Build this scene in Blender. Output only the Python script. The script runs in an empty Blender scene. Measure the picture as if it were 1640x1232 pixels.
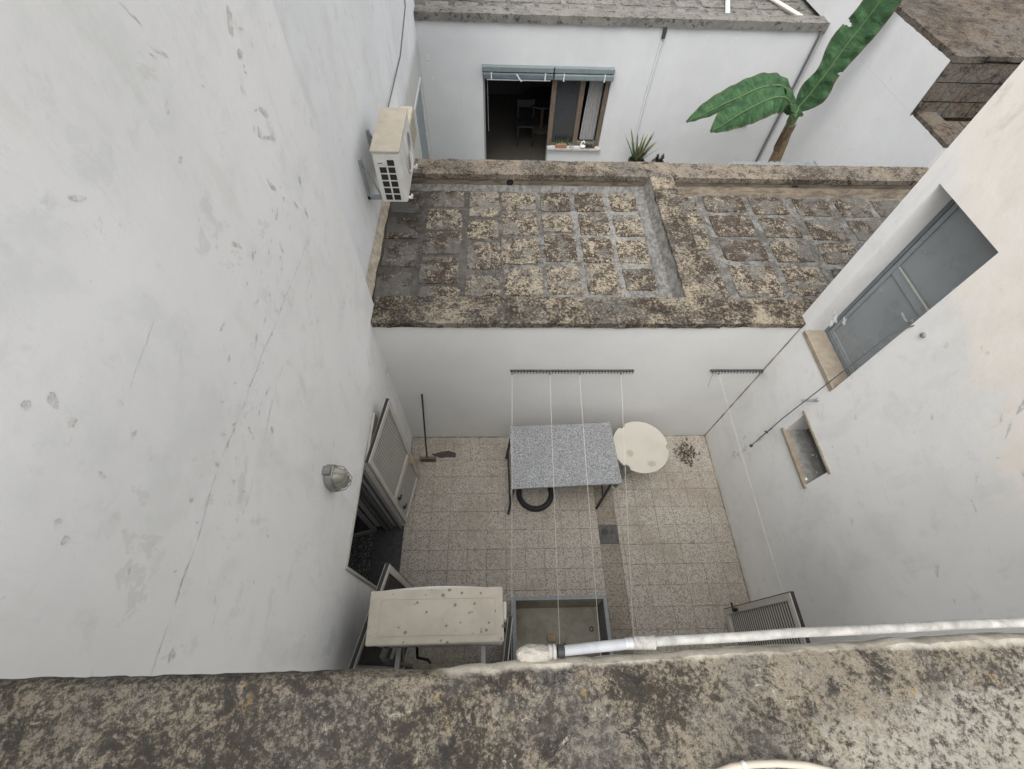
import bpy, bmesh, math, random
from mathutils import Vector, Matrix, noise
random.seed(7)
S = bpy.context.scene
C = S.collection
R = math.radians

# ------------------------------------------------------------------ camera
cam_d = bpy.data.cameras.new('camera')
cam = bpy.data.objects.new('camera', cam_d)
C.objects.link(cam)
S.camera = cam
cam_d.sensor_width = 36.0
cam_d.lens = 15.91
cam_d.clip_start = 0.02
cam_d.clip_end = 400
cam.matrix_world = Matrix(((0.99931491, 0.00232288, -0.03693669, 0.0),
                           (-0.02161598, 0.84674091, -0.53156616, 0.0),
                           (0.03004104, 0.53200041, 0.84621102, 6.2),
                           (0, 0, 0, 1)))
# ------------------------------------------------------------------ light
SUN_EL, SUN_AZ = 66, -150          # azimuth measured from +Y towards +X
W = bpy.data.worlds.new('World')
S.world = W
W.use_nodes = True
wn = W.node_tree.nodes
wl = W.node_tree.links
for n in list(wn):
    wn.remove(n)
sky = wn.new('ShaderNodeTexSky')
sky.sky_type = 'NISHITA'
sky.sun_disc = False
sky.sun_elevation = R(SUN_EL)
sky.sun_rotation = R(SUN_AZ)
sky.air_density = 1.0
sky.dust_density = 4.0
sky.ozone_density = 1.0
hs = wn.new('ShaderNodeHueSaturation')       # overcast: the cloud cover takes the blue out of the sky
hs.inputs['Saturation'].default_value = 0.07
bg = wn.new('ShaderNodeBackground')
bg.inputs['Strength'].default_value = 0.15
wo = wn.new('ShaderNodeOutputWorld')
wl.new(sky.outputs[0], hs.inputs['Color'])
wl.new(hs.outputs[0], bg.inputs[0])
wl.new(bg.outputs[0], wo.inputs[0])
sd = bpy.data.lights.new('sun', 'SUN')
sd.energy = 0.5
sd.angle = R(50)
sd.color = (1.0, 0.93, 0.84)
sun = bpy.data.objects.new('sun', sd)
C.objects.link(sun)
sv = Vector((math.sin(R(SUN_AZ)) * math.cos(R(SUN_EL)), math.cos(R(SUN_AZ)) * math.cos(R(SUN_EL)), math.sin(R(SUN_EL))))
sun.rotation_euler = sv.to_track_quat('Z', 'Y').to_euler()
sun.location = (0, 0, 20)
S.view_settings.view_transform = 'Standard'
S.view_settings.look = 'None'
S.view_settings.exposure = 1.14
S.view_settings.gamma = 1.0
S.view_settings.use_curve_mapping = False
S.render.engine = 'CYCLES'
S.cycles.max_bounces = 8
S.cycles.diffuse_bounces = 6


# ------------------------------------------------------------------ node helpers
class NT:
    def __init__(s, name, rough=0.85, spec=0.3):
        s.m = bpy.data.materials.new(name)
        s.m.use_nodes = True
        s.t = s.m.node_tree
        s.n = s.t.nodes
        s.b = s.n['Principled BSDF']
        s.b.inputs['Roughness'].default_value = rough
        s.b.inputs['Specular IOR Level'].default_value = spec
        s._pos = None

    def link(s, a, b):
        s.t.links.new(a, b)

    def set(s, sock, v):
        if isinstance(v, bpy.types.NodeSocket):
            s.link(v, sock)
        else:
            sock.default_value = v

    def pos(s):
        if s._pos is None:
            s._pos = s.n.new('ShaderNodeNewGeometry').outputs['Position']
        return s._pos

    def objco(s):
        return s.n.new('ShaderNodeTexCoord').outputs['Object']

    def scaled(s, v, sc):
        n = s.n.new('ShaderNodeVectorMath')
        n.operation = 'MULTIPLY'
        s.set(n.inputs[0], v)
        n.inputs[1].default_value = sc
        return n.outputs[0]

    def noise(s, scale, detail=4, rough=0.55, co=None, dist=0.0, color=False):
        n = s.n.new('ShaderNodeTexNoise')
        n.inputs['Scale'].default_value = scale
        n.inputs['Detail'].default_value = detail
        n.inputs['Roughness'].default_value = rough
        n.inputs['Distortion'].default_value = dist
        s.link(co if co is not None else s.pos(), n.inputs['Vector'])
        return n.outputs['Color' if color else 'Fac']

    def voro(s, scale, co=None, feature='F1', rand=1.0, out='Distance'):
        n = s.n.new('ShaderNodeTexVoronoi')
        n.feature = feature
        n.inputs['Scale'].default_value = scale
        n.inputs['Randomness'].default_value = rand
        s.link(co if co is not None else s.pos(), n.inputs['Vector'])
        return n.outputs[out]

    def ramp(s, f, a, b, lo=0.0, hi=1.0):
        n = s.n.new('ShaderNodeMapRange')
        n.interpolation_type = 'SMOOTHSTEP'
        s.set(n.inputs['Value'], f)
        n.inputs['From Min'].default_value = a
        n.inputs['From Max'].default_value = b
        n.inputs['To Min'].default_value = lo
        n.inputs['To Max'].default_value = hi
        return n.outputs[0]

    def math(s, op, a, b=0.0):
        n = s.n.new('ShaderNodeMath')
        n.operation = op
        s.set(n.inputs[0], a)
        s.set(n.inputs[1], b)
        return n.outputs[0]

    def mix(s, f, a, b, mode='MIX'):
        n = s.n.new('ShaderNodeMix')
        n.data_type = 'RGBA'
        n.blend_type = mode
        s.set(n.inputs['Factor'], f)
        for sock, v in ((n.inputs['A'], a), (n.inputs['B'], b)):
            pass
        ia = [i for i in n.inputs if i.name == 'A' and i.type == 'RGBA'][0]
        ib = [i for i in n.inputs if i.name == 'B' and i.type == 'RGBA'][0]
        s.set(ia, a if isinstance(a, bpy.types.NodeSocket) else (*a, 1))
        s.set(ib, b if isinstance(b, bpy.types.NodeSocket) else (*b, 1))
        return [o for o in n.outputs if o.type == 'RGBA'][0]

    def sep(s, v):
        n = s.n.new('ShaderNodeSeparateXYZ')
        s.link(v, n.inputs[0])
        return n.outputs

    def comb(s, x, y, z):
        n = s.n.new('ShaderNodeCombineXYZ')
        for i, v in enumerate((x, y, z)):
            s.set(n.inputs[i], v)
        return n.outputs[0]

    def rnd(s):
        return s.n.new('ShaderNodeObjectInfo').outputs['Random']

    def col(s, c):
        s.set(s.b.inputs['Base Color'], c if isinstance(c, bpy.types.NodeSocket) else (*c, 1))

    def bump(s, h, strength=0.3, dist=0.01):
        n = s.n.new('ShaderNodeBump')
        n.inputs['Strength'].default_value = strength
        n.inputs['Distance'].default_value = dist
        s.link(h, n.inputs['Height'])
        s.link(n.outputs[0], s.b.inputs['Normal'])


def warped(t, amt=0.05, scale=6.0):
    """world position shaken by noise"""
    nz = t.noise(scale, 5, 0.6, color=True)
    sb = t.n.new('ShaderNodeVectorMath')
    sb.operation = 'SUBTRACT'
    t.link(nz, sb.inputs[0])
    sb.inputs[1].default_value = (.5, .5, .5)
    sc = t.n.new('ShaderNodeVectorMath')
    sc.operation = 'SCALE'
    t.link(sb.outputs[0], sc.inputs[0])
    sc.inputs['Scale'].default_value = amt
    ad = t.n.new('ShaderNodeVectorMath')
    ad.operation = 'ADD'
    t.link(t.pos(), ad.inputs[0])
    t.link(sc.outputs[0], ad.inputs[1])
    return ad.outputs[0]


def blot(t, wp, cen, ax1, r1, ax2, r2, soft=0.35):
    """mask: 1 inside a distorted ellipse with half axes r1, r2 along ax1, ax2"""
    def dot(ax, r):
        n = t.n.new('ShaderNodeVectorMath')
        n.operation = 'DOT_PRODUCT'
        t.link(wp, n.inputs[0])
        v = Vector(ax) / r
        n.inputs[1].default_value = v
        return t.math('SUBTRACT', n.outputs['Value'], v.dot(Vector(cen)))
    a, b = dot(ax1, r1), dot(ax2, r2)
    d = t.math('ADD', t.math('MULTIPLY', a, a), t.math('MULTIPLY', b, b))
    return t.ramp(d, 1.0 - soft, 1.0 + soft, 1.0, 0.0)


def maxall(t, ms):
    r = ms[0]
    for m in ms[1:]:
        r = t.math('MAXIMUM', r, m)
    return r


def plaster(name, base=(.76, .765, .77), stain=0.25, blots=(), cracks=(), peel=0.0, cream=None, axis='x', rain=0.0, foot=None, patchy=0.5):
    """whitewash on lime plaster: trowel relief, faint patches, pin marks, chips and cracks at given wall positions (a = y or x, b = z)"""
    t = NT(name, 0.92, 0.15)
    big = t.noise(0.7, 5, 0.6)
    mid = t.noise(2.6, 6, 0.62, dist=0.15)
    fine = t.noise(22, 5, 0.65)
    c = t.mix(t.ramp(big, .35, .68), base, tuple(v * .92 for v in base))
    c = t.mix(t.math('MULTIPLY', t.ramp(mid, .50, .68), .5 * patchy * 2), c, (.66, .665, .655))
    c = t.mix(t.math('MULTIPLY', t.ramp(t.noise(5.5, 7, .68, dist=.3), .56, .68), .38 * patchy * 2), c, (.60, .605, .595))
    c = t.mix(t.math('MULTIPLY', t.ramp(t.noise(1.4, 7, .68, co=t.scaled(t.pos(), (2.2, 2.2, .7)), dist=.2), .54, .66), .30 * patchy * 2), c, (.62, .62, .60))
    if cream:
        m = cream(t, c)
        c = m
    # drips running down
    if rain:
        p = t.scaled(t.pos(), (9, 9, .45))
        st = t.ramp(t.noise(1.0, 5, .6, co=p), .55, .75)
        c = t.mix(t.math('MULTIPLY', st, rain), c, (.42, .41, .38))
    # scattered little marks
    wp = warped(t, 0.08, 11)
    vor = t.voro(3.2, co=wp)
    gate = t.ramp(t.noise(1.3, 3, .5), .55, .62)
    pits = t.math('MULTIPLY', t.ramp(vor, .035, .07, 1, 0), gate)
    c = t.mix(t.math('MULTIPLY', pits, .4), c, (.5, .5, .47))
    h = t.math('ADD', t.math('MULTIPLY', mid, .8), t.math('MULTIPLY', fine, .15))
    if peel:
        pm = t.math('MULTIPLY', t.ramp(t.noise(3.0, 8, .72, dist=.3), .605, .635), peel)
        c = t.mix(pm, c, (.60, .60, .585))

    def vec(a, b):
        return (0, a, b) if axis == 'x' else (a, 0, b)
    ws = warped(t, 0.06, 9)
    bl = []
    for (a, b, r1, r2, ang) in blots:
        ca, sa = math.cos(ang), math.sin(ang)
        bl.append(blot(t, ws, vec(a, b), vec(ca, sa), r1, vec(-sa, ca), r2))
    if bl:
        m = maxall(t, bl)
        m = t.math('MULTIPLY', m, t.ramp(t.noise(30, 4, .6), .3, .5, .25, 1))
        c = t.mix(t.math('MULTIPLY', m, .75), c, (.42, .42, .39))
        h = t.math('SUBTRACT', h, t.math('MULTIPLY', m, .5))
    cr = []
    w2 = warped(t, 0.035, 7)
    for (a0, b0, a1, b1, w) in cracks:
        d = Vector((a1 - a0, b1 - b0))
        L = d.length / 2
        d.normalize()
        cr.append(blot(t, w2, vec((a0 + a1) / 2, (b0 + b1) / 2), vec(d.x, d.y), L, vec(-d.y, d.x), w, .5))
    if cr:
        m = maxall(t, cr)
        m = t.math('MULTIPLY', m, t.ramp(t.noise(9, 4, .6), .42, .58, .15, 1))
        c = t.mix(t.math('MULTIPLY', m, .6), c, (.38, .37, .34))
        h = t.math('SUBTRACT', h, t.math('MULTIPLY', m, .8))
    if foot is not None:      # rising damp along the bottom
        z = t.sep(t.pos())[2]
        zz = t.math('ADD', z, t.math('MULTIPLY', t.noise(4, 5, .65), .35))
        m = t.ramp(zz, foot + .14, foot + .42, 1, 0)
        c = t.mix(t.math('MULTIPLY', m, .55), c, (.36, .34, .30))
    t.col(c)
    t.bump(h, .55, .014)
    return t.m


def lichen(name, tan=(.34, .28, .20), brown=(.075, .06, .048), grey=(.19, .18, .165), scale=1.0, spots=.6, ochre=.3, bal=.5, rim=None, off=(0, 0, 0), near=False):
    t = NT(name, .95, .15)
    ad = t.n.new('ShaderNodeVectorMath')
    ad.operation = 'ADD'
    t.link(t.pos(), ad.inputs[0])
    ad.inputs[1].default_value = off
    P = ad.outputs[0]
    a = t.noise(7 * scale, 7, .75, co=P, dist=.1)
    b = t.noise(48 * scale, 7, .82, co=P, dist=.15)
    g = t.noise(2.4 * scale, 6, .65, co=P)
    f = t.noise(170 * scale, 3, .7, co=P)
    mixv = t.math('ADD', t.math('ADD', t.math('MULTIPLY', a, .36), t.math('MULTIPLY', b, .64)), t.ramp(t.noise(1.7 * scale, 5, .7, co=P), .35, .65, -.05, .05))
    c = t.mix(t.ramp(mixv, bal - .06, bal + .06), brown, tan)
    c = t.mix(t.math('MULTIPLY', t.ramp(g, .46, .62), .6), c, t.mix(t.ramp(b, .4, .6), tuple(v * .55 for v in grey), grey))
    c = t.mix(t.math('MULTIPLY', t.ramp(f, .5, .66), .5), c, tuple(v * .4 for v in brown))
    # black crust
    k = t.noise(9 * scale, 8, .78, co=P, dist=.5)
    c = t.mix(t.math('MULTIPLY', t.ramp(k, .54, .60), .85), c, (.03, .028, .027))
    # pale crusts and spots
    w = t.math('MULTIPLY', t.ramp(t.noise(21 * scale, 8, .8, co=P, dist=.8), .585, .67), spots)
    c = t.mix(w, c, (.46, .42, .35))
    v = t.voro(60 * scale, co=P)
    vs = t.math('MULTIPLY', t.ramp(v, .12, .22, 1, 0), t.ramp(a, .5, .62))
    c = t.mix(t.math('MULTIPLY', vs, spots * .6), c, (.46, .43, .37))
    o = t.math('MULTIPLY', t.ramp(t.noise(8.5 * scale, 6, .7, co=t.scaled(P, (1.3, .9, 1)), dist=.2), .632, .675), ochre)
    c = t.mix(o, c, (.36, .24, .085))
    if near:      # darker crust towards the left end, a worn pale patch at the right end of the terrace side
        x, y, z = t.sep(P)
        lf = t.math('MULTIPLY', t.ramp(t.math('ADD', x, t.math('MULTIPLY', a, .8)), .55, .05), t.ramp(b, .44, .56, 1, .25))
        c = t.mix(t.math('MULTIPLY', lf, .75), c, (.05, .045, .04))
        e = t.math('SUBTRACT', t.math('ADD', t.math('MULTIPLY', x, .35), t.math('MULTIPLY', k, .45)), t.math('MULTIPLY', y, 1.4))
        pp = t.math('MULTIPLY', t.ramp(e, .56, .64), t.ramp(b, .40, .56))
        c = t.mix(t.math('MULTIPLY', pp, .8), c, (.40, .375, .32))
    if rim:
        c = rim(t, c)
    t.col(c)
    h = t.math('ADD', t.math('MULTIPLY', b, .9), t.math('MULTIPLY', f, .5))
    t.bump(h, 1.0, .011 / scale)
    return t.m


def simple(name, col, rough=.5, metal=0.0, spec=.4, var=.08, nscale=14, bump=0.0, dirt=0.0, dirtcol=(.2, .17, .13)):
    t = NT(name, rough, spec)
    t.b.inputs['Metallic'].default_value = metal
    nz = t.noise(nscale, 5, .6)
    c = t.mix(t.ramp(nz, .3, .7), tuple(v * (1 - var) for v in col), tuple(min(1, v * (1 + var)) for v in col))
    if dirt:
        d = t.ramp(t.noise(nscale * .6, 6, .7, dist=1), .52, .68)
        c = t.mix(t.math('MULTIPLY', d, dirt), c, dirtcol)
    t.col(c)
    r = t.ramp(nz, .3, .7, max(0, rough - .08), min(1, rough + .08))
    t.link(r, t.b.inputs['Roughness'])
    if bump:
        t.bump(t.noise(nscale * 5, 4, .6), bump, .004)
    return t.m


# ------------------------------------------------------------------ mesh helpers
class MB:
    def __init__(s):
        s.v, s.f, s.mi = [], [], []

    def quad(s, pts, m=0):
        i = len(s.v)
        s.v += [tuple(p) for p in pts]
        s.f.append(tuple(range(i, i + len(pts))))
        s.mi.append(m)
        return s

    def box(s, x0, x1, y0, y1, z0, z1, M=None, m=0):
        p = [Vector((x, y, z)) for x in (x0, x1) for y in (y0, y1) for z in (z0, z1)]
        if M is not None:
            p = [M @ q for q in p]
        i = len(s.v)
        s.v += [tuple(q) for q in p]
        for f in ((0, 1, 3, 2), (4, 6, 7, 5), (0, 4, 5, 1), (2, 3, 7, 6), (0, 2, 6, 4), (1, 5, 7, 3)):
            s.f.append(tuple(i + k for k in f))
            s.mi.append(m)
        return s

    def tube(s, pts, r, n=10, cap=True, m=0):
        pts = [Vector(p) for p in pts]
        rs = r if isinstance(r, (list, tuple)) else [r] * len(pts)
        i0 = len(s.v)
        up = None
        for k, p in enumerate(pts):
            if k == 0:
                d = pts[1] - p
            elif k == len(pts) - 1:
                d = p - pts[k - 1]
            else:
                d = (pts[k + 1] - p).normalized() + (p - pts[k - 1]).normalized()
            d.normalize()
            if up is None:
                up = Vector((0, 0, 1)) if abs(d.z) < .9 else Vector((1, 0, 0))
            a = d.cross(up).normalized()
            b = a.cross(d).normalized()
            up = b
            for j in range(n):
                th = 2 * math.pi * j / n
                s.v.append(tuple(p + (a * math.cos(th) + b * math.sin(th)) * rs[k]))
        for k in range(len(pts) - 1):
            for j in range(n):
                q = i0 + k * n
                s.f.append((q + j, q + (j + 1) % n, q + n + (j + 1) % n, q + n + j))
                s.mi.append(m)
        if cap:
            s.f.append(tuple(i0 + j for j in range(n))[::-1])
            s.f.append(tuple(i0 + (len(pts) - 1) * n + j for j in range(n)))
            s.mi += [m, m]
        return s

    def lathe(s, prof, cen, n=32, axis='z', m=0, closed=False):
        i0 = len(s.v)
        cx, cy, cz = cen
        for (r, h) in prof:
            for j in range(n):
                th = 2 * math.pi * j / n
                a, b = r * math.cos(th), r * math.sin(th)
                s.v.append((cx + a, cy + b, cz + h) if axis == 'z' else ((cx + h, cy + a, cz + b) if axis == 'x' else (cx + a, cy + h, cz + b)))
        k = len(prof)
        for q in range(k if closed else k - 1):
            for j in range(n):
                a = i0 + q * n
                b = i0 + ((q + 1) % k) * n
                s.f.append((a + j, a + (j + 1) % n, b + (j + 1) % n, b + j))
                s.mi.append(m)
        if not closed:
            s.f.append(tuple(i0 + j for j in range(n))[::-1])
            s.f.append(tuple(i0 + (k - 1) * n + j for j in range(n)))
            s.mi += [m, m]
        return s

    def prism(s, outline, z0, z1, m=0):
        n = len(outline)
        i = len(s.v)
        s.v += [(x, y, z0) for x, y in outline] + [(x, y, z1) for x, y in outline]
        s.f.append(tuple(range(i + n - 1, i - 1, -1)))
        s.f.append(tuple(range(i + n, i + 2 * n)))
        s.mi += [m, m]
        for k in range(n):
            s.f.append((i + k, i + (k + 1) % n, i + n + (k + 1) % n, i + n + k))
            s.mi.append(m)
        return s

    def build(s, name, mat, parent=None, smooth=False, bevel=0.0, weld=False, kind=None, label=None, seg=2):
        me = bpy.data.meshes.new(name)
        loc = Vector((0, 0, 0))
        q = parent
        while q is not None:
            loc += q.location
            q = q.parent
        me.from_pydata([tuple(Vector(v) - loc) for v in s.v], [], s.f)
        mats = mat if isinstance(mat, (list, tuple)) else [mat]
        for m in mats:
            me.materials.append(m)
        for p, i in zip(me.polygons, s.mi):
            p.material_index = i
        if weld or True:
            bm = bmesh.new()
            bm.from_mesh(me)
            if weld:
                bmesh.ops.remove_doubles(bm, verts=bm.verts, dist=1e-5)
            bmesh.ops.recalc_face_normals(bm, faces=bm.faces)
            bm.to_mesh(me)
            bm.free()
        if smooth:
            for p in me.polygons:
                p.use_smooth = True
            try:
                me.set_sharp_from_angle(angle=R(40))
            except Exception:
                pass
        o = bpy.data.objects.new(name, me)
        C.objects.link(o)
        if parent is not None:
            o.parent = parent
        if bevel:
            b = o.modifiers.new('bevel', 'BEVEL')
            b.width = bevel
            b.segments = seg
            b.limit_method = 'ANGLE'
        if kind:
            o['kind'] = kind
        if label:
            o['label'] = label
        return o


def thing(name, label, cat, loc, group=None):
    o = bpy.data.objects.new(name, None)
    o.empty_display_size = .1
    C.objects.link(o)
    o.location = loc
    o['label'] = label
    o['category'] = cat
    if group:
        o['group'] = group
    return o


def tag(o, label, cat, group=None):
    o['label'] = label
    o['category'] = cat
    if group:
        o['group'] = group
    return o


def wall_mesh(a0, a1, b0, b1, thick, holes, fn, extra_a=(), extra_b=()):
    """a wall in plane coordinates (a along, b up, d depth into the wall 0..thick) with rectangular holes"""
    A = sorted(set([a0, a1] + [v for h in holes for v in h[:2]] + list(extra_a)))
    B = sorted(set([b0, b1] + [v for h in holes for v in h[2:4]] + list(extra_b)))
    A = [v for v in A if a0 <= v <= a1]
    B = [v for v in B if b0 <= v <= b1]

    def solid(i, j):
        if i < 0 or j < 0 or i >= len(A) - 1 or j >= len(B) - 1:
            return False
        ca, cb = (A[i] + A[i + 1]) / 2, (B[j] + B[j + 1]) / 2
        return not any(h[0] < ca < h[1] and h[2] < cb < h[3] for h in holes)
    m = MB()
    for i in range(len(A) - 1):
        for j in range(len(B) - 1):
            if not solid(i, j):
                continue
            p, q, r_, t_ = A[i], A[i + 1], B[j], B[j + 1]
            m.quad([fn(p, r_, 0), fn(q, r_, 0), fn(q, t_, 0), fn(p, t_, 0)])
            m.quad([fn(p, r_, thick), fn(p, t_, thick), fn(q, t_, thick), fn(q, r_, thick)])
            for (di, dj, e) in ((-1, 0, ((p, r_), (p, t_))), (1, 0, ((q, r_), (q, t_))), (0, -1, ((p, r_), (q, r_))), (0, 1, ((p, t_), (q, t_)))):
                if not solid(i + di, j + dj):
                    (u0, w0), (u1, w1) = e
                    m.quad([fn(u0, w0, 0), fn(u1, w1, 0), fn(u1, w1, thick), fn(u0, w0, thick)])
    return m


def rough_block(x0, x1, y0, y1, z0, z1, step=.05, amp=.008, seed=0, taper=0.0):
    """box with a subdivided, weathered skin"""
    m = MB()
    bm = bmesh.new()
    nx, ny, nz = [max(1, int(round(abs(d) / step))) for d in (x1 - x0, y1 - y0, z1 - z0)]

    def face(o, u, v, nu, nv):
        g = [[bm.verts.new(o + u * (i / nu) + v * (j / nv)) for j in range(nv + 1)] for i in range(nu + 1)]
        for i in range(nu):
            for j in range(nv):
                bm.faces.new((g[i][j], g[i + 1][j], g[i + 1][j + 1], g[i][j + 1]))
    X, Y, Z = Vector((x1 - x0, 0, 0)), Vector((0, y1 - y0, 0)), Vector((0, 0, z1 - z0))
    o = Vector((x0, y0, z0))
    face(o, X, Y, nx, ny); face(o + Z, X, Y, nx, ny)
    face(o, X, Z, nx, nz); face(o + Y, X, Z, nx, nz)
    face(o, Y, Z, ny, nz); face(o + X, Y, Z, ny, nz)
    bmesh.ops.remove_doubles(bm, verts=bm.verts, dist=1e-5)
    for v in bm.verts:
        p = v.co + Vector((seed * 3.7, seed * 1.3, 0))
        d = noise.noise_vector(p * 9) * amp + noise.noise_vector(p * 27) * amp * .5
        top = (v.co.z > z1 - 1e-4)
        edge = min(abs(v.co.x - x0), abs(v.co.x - x1), abs(v.co.y - y0), abs(v.co.y - y1)) < 1e-4
        if top and edge:
            d.z -= amp * (.6 + abs(noise.noise(p * 13)) * 1.5)
        v.co += d
    for v in bm.verts:
        m.v.append(tuple(v.co))
    bm.verts.index_update()
    for f in bm.faces:
        m.f.append(tuple(v.index for v in f.verts))
        m.mi.append(0)
    bm.free()
    return m


# ------------------------------------------------------------------ materials
BL_left = []
for (a, b, r1, r2, g) in [(.62, 5.12, .03, .022, .3), (.665, 5.06, .045, .018, 1.2), (.64, 4.98, .03, .02, 0), (.67, 4.64, .02, .012, 0), (1.75, 4.68, .07, .018, 1.8),
                          (1.82, 4.55, .04, .02, .5), (1.83, 5.27, .05, .012, .8), (1.73, 5.12, .04, .02, .3), (1.92, 5.53, .07, .01, 2.2), (1.96, 5.40, .08, .012, 2.4),
                          (1.34, 4.56, .05, .012, 0), (1.25, 4.44, .03, .02, .3), (1.48, 4.3, .05, .02, .4), (1.15, 3.9, .04, .02, 1), (.61, 4.35, .02, .02, 0), (.38, 4.87, .02, .02, 0),
                          (.34, 4.82, .025, .015, 0), (.31, 4.53, .02, .012, 0), (.28, 3.96, .03, .02, .5), (.07, 4.14, .04, .03, 0), (2.6, 5.27, .09, .035, .9), (2.57, 5.15, .06, .03, 0),
                          (2.56, 4.88, .09, .03, 2.2), (2.42, 4.85, .05, .03, 1), (2.51, 4.77, .10, .022, 2.6), (2.66, 4.41, .07, .03, .8), (2.48, 4.36, .08, .018, 1.9), (2.57, 4.25, .07, .018, 1.2),
                          (2.3, 4.62, .08, .02, 1.7), (2.22, 4.5, .06, .02, .3), (2.1, 4.36, .07, .015, 1.5), (2.85, 5.55, .1, .03, 1.5), (1.05, 4.1, .05, .012, 1.5), (1.21, 5.32, .06, .012, 2.5)]:
    BL_left.append((a, b, r1, r2, g))
CR_left = []
ca = [(2.5, 4.12), (1.74, 4.18), (1.23, 4.22), (1.07, 4.23), (.76, 4.25), (.48, 4.22), (.24, 4.23), (-.5, 4.24)]
cb = [(2.9, 3.96), (1.95, 3.97), (1.39, 3.985), (.88, 3.94), (.39, 3.94), (.0, 3.9)]
for p, q in zip(ca, ca[1:]):
    CR_left.append((*p, *q, .012 if p[0] > .3 else .008))
for p, q in zip(cb, cb[1:]):
    CR_left.append((*p, *q, .006))
CR_left += [(1.0, 5.5, 1.25, 5.62, .004), (1.5, 5.52, 1.75, 5.35, .004), (.8, 4.85, 1.1, 4.9, .004), (2.0, 5.0, 2.2, 4.86, .005)]

plaster_left = plaster('whitewash_left', (.80, .80, .79), peel=.5, foot=-.15)
plaster_recess = plaster('whitewash_recess', (.78, .79, .80), peel=.1, rain=.12, foot=2.45)


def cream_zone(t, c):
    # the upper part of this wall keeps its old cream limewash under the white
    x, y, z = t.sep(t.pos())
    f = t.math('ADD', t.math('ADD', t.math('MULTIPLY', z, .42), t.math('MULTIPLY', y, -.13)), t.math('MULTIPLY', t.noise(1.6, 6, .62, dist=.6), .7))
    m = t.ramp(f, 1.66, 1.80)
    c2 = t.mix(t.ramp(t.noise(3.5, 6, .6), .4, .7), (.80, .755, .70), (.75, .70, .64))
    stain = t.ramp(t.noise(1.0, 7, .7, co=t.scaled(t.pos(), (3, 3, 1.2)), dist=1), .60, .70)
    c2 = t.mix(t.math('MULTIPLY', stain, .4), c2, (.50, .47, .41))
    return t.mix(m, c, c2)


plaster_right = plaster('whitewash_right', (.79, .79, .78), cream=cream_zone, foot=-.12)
BL_right = [(1.83, 2.72, .05, .02, .3), (1.29, 3.9, .12, .03, 1.2), (1.2, 3.75, .1, .02, .8), (.93, 3.68, .05, .02, 0), (.53, 2.78, .09, .03, .6), (.86, 3.29, .08, .012, .2),
                               (2.37, .62, .12, .09, 0), (2.3, 1.3, .2, .04, 1.5), (2.33, .9, .16, .05, 1.6), (1.5, 3.35, .05, .015, .5), (2.75, 3.0, .14, .08, .9), (2.05, 3.6, .03, .02, 0), (1.0, 3.4, .06, .012, .6)]
CR_right = [(1.7, 2.76, 1.5, 2.68, .008), (1.5, 2.68, 1.26, 2.68, .008), (1.26, 2.68, 1.0, 2.64, .007), (.8, 3.3, .5, 3.2, .005), (1.3, 3.95, 1.25, 3.6, .006), (1.1, 3.9, 1.45, 3.98, .006)]
plaster_back = plaster('whitewash_back', (.72, .72, .71), peel=.05, foot=-.12, axis='y', patchy=.25)
plaster_near = plaster('whitewash_near', (.80, .80, .79), foot=-.12, patchy=.3)
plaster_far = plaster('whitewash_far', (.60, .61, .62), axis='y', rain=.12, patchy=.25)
BL_far = [(4.44, 2.75, .02, .22, .0), (3.9, 2.7, .012, .1, 0), (4.39, 2.62, .04, .03, 0), (3.88, 2.6, .04, .03, 0), (-1.25, 2.2, .05, .3, 0), (-1.2, 1.9, .05, .06, 0)]
CR_far = [(3.06, 2.78, 3.02, 1.6, .02), (3.02, 1.9, 3.04, .5, .012), (3.2, 2.6, 5.6, 2.62, .005), (2.9, 2.1, 2.86, .9, .008), ]
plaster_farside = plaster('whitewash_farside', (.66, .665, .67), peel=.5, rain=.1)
CR_farside = [(7.75, 3.6, 7.75, 2.2, .012), (6.2, 2.9, 6.25, 2.3, .02), (7.3, 2.2, 6.8, 2.9, .006)]
indoor_dark = simple('indoor_wall', (.05, .05, .055), .8, var=.1)  # near black: the unlit room's darkness is put into the wall colour
indoor_floor = simple('indoor_floor', (.075, .068, .06), .4, var=.2)  # room darkness put into the floor colour too


def rim_fn(t, c):
    x, y, z = t.sep(t.pos())
    # whitewash slopped over the front arris, dirty grey-cream
    e = t.math('ADD', y, t.math('MULTIPLY', t.noise(14, 6, .7), .036))
    lim = t.math('ADD', t.math('MULTIPLY', t.math('MINIMUM', t.math('MAXIMUM', t.math('ADD', x, .1), 0.0), .7), .030), .013)
    lim = t.math('ADD', lim, t.ramp(t.math('ADD', x, t.math('MULTIPLY', t.noise(5, 4, .6), .3)), .12, -.12, 0, .022))
    d = t.math('SUBTRACT', e, lim)
    m = t.ramp(d, -.006, .006)
    c2 = t.mix(t.ramp(t.noise(20, 6, .7), .4, .65), (.52, .48, .41), (.38, .345, .285))
    c2 = t.mix(t.ramp(z, 5.12, 5.17), (.55, .54, .51), c2)
    return t.mix(m, c, c2)


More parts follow.
